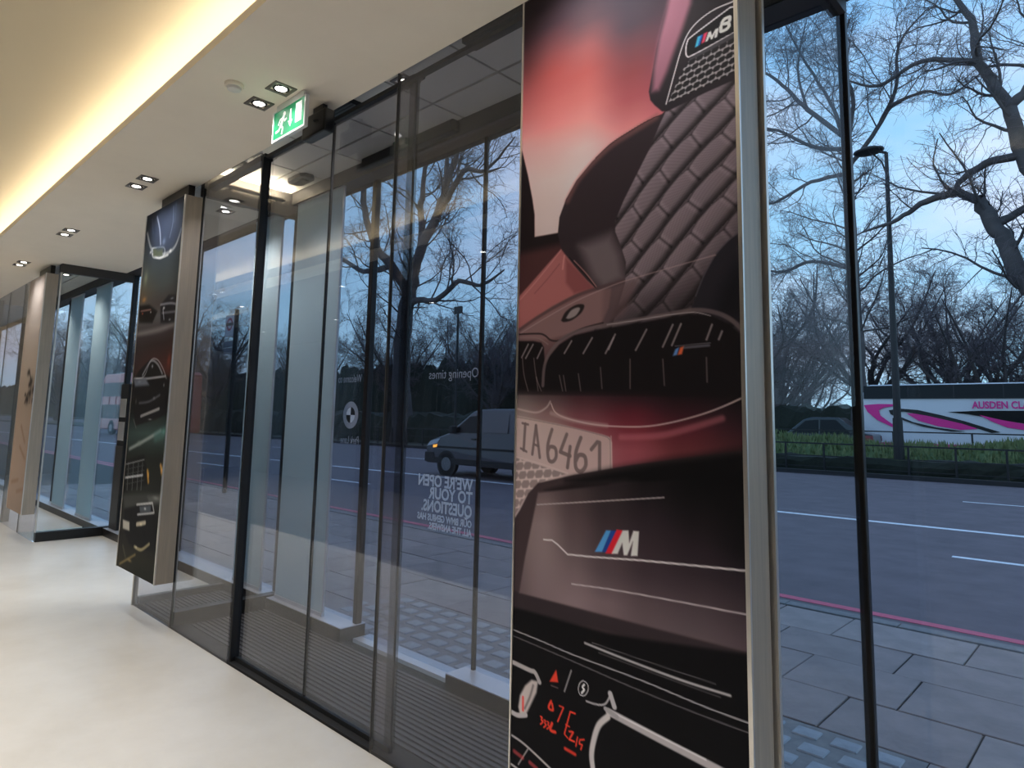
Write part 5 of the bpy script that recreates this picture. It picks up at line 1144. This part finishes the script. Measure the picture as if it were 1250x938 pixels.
van.cross((.98, 1.27), (1.80, 1.84), V_['glass'], 'windscreen')
van.side([(.06, .84), (.5, .93), (.62, 1.08), (.2, .99)], V_['lamp'], 'headlamp', out=.012); van.side([(.34, .80), (.5, .82), (.5, .9), (.34, .88)], V_['orange'], 'indicator', out=.02)
van.side([(-.02, .38), (.42, .38), (.36, .66), (-.02, .66)], V_['plastic'], 'bumper', out=.02)
for sd in (-1, 1): B().box(1.15, 1.3, sd * 1.02 - .1, sd * 1.02 + .1, 1.24, 1.46).build('wing_mirror', V_['plastic'], van.root, bevel=.03)
van.wheels((.92, 3.9), .34); van.done()
v2 = Car('van', (-13.4, 17.6, -.1), A4, 1.95, 1.2, 2.3, .12, 'white van roof showing behind the silver-grey van', 'van')
v2.body([(.06, .34), (0, .55), (.05, .95), (.8, 1.3), (1.5, 2.1), (1.9, 2.3), (5.0, 2.34), (5.1, 1.2), (5.1, .42), (4.9, .32)], V_['white'])
v2.side([(.95, 1.36), (1.5, 1.98), (1.95, 2.02), (1.95, 1.36)], V_['glass'], 'door_window'); v2.cross((.84, 1.36), (1.46, 2.04), V_['glass'], 'windscreen'); v2.wheels((.9, 4.1), .35); v2.done()

def saloon(name, loc, rz, m, label, h=1.5, ln=4.4, cat='car'):
    c = Car(name, loc, rz, 1.8, .92, h, .22, label, cat); k = ln / 4.4
    P = lambda a: [(x * k, z * h / 1.5 if z > .6 else z) for x, z in a]
    c.body(P([(.05, .3), (0, .55), (.06, .78), (1.05, .95), (1.75, 1.42), (2.1, 1.5), (3.1, 1.5), (3.9, 1.05), (4.36, .98), (4.4, .55), (4.3, .3)]), m, bevel=.05)
    c.side(P([(1.28, .98), (1.84, 1.38), (2.35, 1.42), (2.35, .98)]), V_['glass'], 'door_window'); c.side(P([(2.42, .98), (2.42, 1.42), (3.02, 1.42), (3.55, 1.02), (3.5, .98)]), V_['glass'], 'door_window')
    c.cross(P([(1.1, .99)])[0], P([(1.72, 1.39)])[0], V_['glass'], 'windscreen', .12); c.side(P([(.02, .64), (.4, .7), (.45, .82), (.06, .78)]), V_['lamp'], 'headlamp'); c.side(P([(4.1, .8), (4.39, .78), (4.38, .94), (4.1, .96)]), V_['tail'], 'tail_lamp')
    c.side(P([(.9, .3), (3.5, .3), (3.5, .38), (.9, .38)]), V_['plastic'], 'sill_moulding'); c.wheels((.85 * k, 3.55 * k), .31); c.done(); return c
saloon('taxi', (-13.0, 31.3, -.1), A4, V_['black'], 'black taxi half hidden behind the grass bank', 2.05, 4.7, 'taxi')
saloon('car', (-18.2, 31.7, -.1), A4, V_['white'], 'white car following the black taxi behind the verge', 1.5, 4.3)
saloon('car', (-84, 33.5, -.1), A4, V_['white'], 'white car far down the road by the bus stop flag', 1.7, 4.6)

cz = Car('coach', (-9.25, 34.3, -.1), 0, 2.5, 3.0, 3.6, .10, 'white coach with pink swooshes and dark windows beyond the verge', 'coach')
cz.body([(.05, .4), (0, .6), (0, 3.2), (.1, 3.5), (.3, 3.57), (11.7, 3.57), (11.95, 3.2), (12.0, 1.2), (12.0, .5), (11.8, .35)], V_['white'], bevel=.06)
def on_coach(pts, m, name, out): cz.side([(x + 9.25, z + .1) for x, z in pts], m, name, True, out)
on_coach([(-9.22, 2.84), (-9.22, 3.42), (2.5, 3.42), (2.6, 2.80)], V_['glass'], 'window_band', .006)
on_coach([(-9.22, 2.55), (-8.63, 2.6), (-7.97, 2.59), (-7.92, 2.52), (-8.4, 2.44), (-8.62, 2.32), (-8.55, 2.08), (-8.26, 1.84), (-7.9, 1.58), (-8.1, 1.58), (-8.71, 1.89), (-9.08, 2.25)], V_['pink'], 'livery_swoosh', .008)
on_coach([(-8.21, 2.32), (-7.79, 2.40), (-7.07, 2.34), (-6.2, 2.12), (-5.38, 1.88), (-4.21, 1.46), (-4.5, 1.42), (-5.5, 1.78), (-6.72, 2.09), (-7.61, 2.26), (-8.0, 2.24), (-7.9, 2.1), (-7.27, 1.81), (-6.4, 1.6), (-5.4, 1.46), (-5.9, 1.44), (-6.92, 1.62), (-7.6, 1.86), (-8.14, 2.14)], V_['black'], 'livery_outline', .010)
on_coach([(-7.52, 2.19), (-6.63, 2.2), (-5.9, 2.02), (-5.29, 1.84), (-4.98, 1.68), (-4.99, 1.57), (-5.56, 1.52), (-6.39, 1.66), (-7.08, 1.88)], V_['pink'], 'livery_swoosh', .008)
on_coach([(-5.98, 2.26), (-4.87, 2.32), (2.4, 2.36), (2.4, 1.5), (-3.0, 1.75), (-4.33, 1.98), (-5.2, 2.16)], V_['glass'], 'lower_window', .006)
on_coach([(-4.88, 2.15), (-4.18, 1.96), (-3.43, 1.81), (-1.5, 1.6), (-1.5, 1.4), (-3.45, 1.57), (-3.97, 1.65), (-4.5, 1.90)], V_['pink'], 'livery_swoosh', .010)
on_coach([(-9.24, .6), (2.7, .6), (2.7, .9), (-9.24, .9)], V_['pink'], 'skirt_stripe', .008)
text_mesh('AUSDEN CLARK', .40, V_['pink'], 'lettering', lambda a, b_: Vector((4.15 + a, -1.262, 2.52 + b_)), cz.root, .012, 'LEFT', .78)
for k in range(6): cz.side([(1.8 + k * 1.7, 2.95), (1.84 + k * 1.7, 2.95), (1.84 + k * 1.7, 3.5), (1.8 + k * 1.7, 3.5)], V_['plastic'], 'window_pillar', out=.010)
cz.wheels((2.6, 3.9, 9.4), .48, .28); cz.done()

rb = Car('bus', (-57, 16.2, -.1), A4, 2.5, 3.6, 4.4, .08, 'red double-decker bus far down the road seen past the beige poster', 'bus')
V_['bus'] = paintwork('bus_red', (150, 26, 30))
rb.body([(.05, .35), (0, .6), (0, 3.9), (.2, 4.35), (.5, 4.42), (10.6, 4.42), (10.9, 4.2), (11.0, .6), (10.9, .35)], V_['bus'], bevel=.08)
rb.side([(.15, 2.75), (.15, 3.75), (10.7, 3.75), (10.7, 2.75)], V_['glass'], 'upper_windows', out=.008); rb.side([(.2, 1.15), (.2, 2.15), (9.6, 2.15), (9.6, 1.15)], V_['glass'], 'lower_windows', out=.008)
rb.cross((.0, 1.1), (.0, 2.3), V_['glass'], 'windscreen', .15); rb.cross((.02, 2.7), (.1, 3.8), V_['glass'], 'upper_windscreen', .15)
for k in range(7): rb.side([(1.5 + k * 1.3, 1.1), (1.58 + k * 1.3, 1.1), (1.58 + k * 1.3, 3.8), (1.5 + k * 1.3, 3.8)], V_['bus'], 'window_pillar', out=.012)
rb.wheels((2.4, 8.2), .48, .28); rb.done()
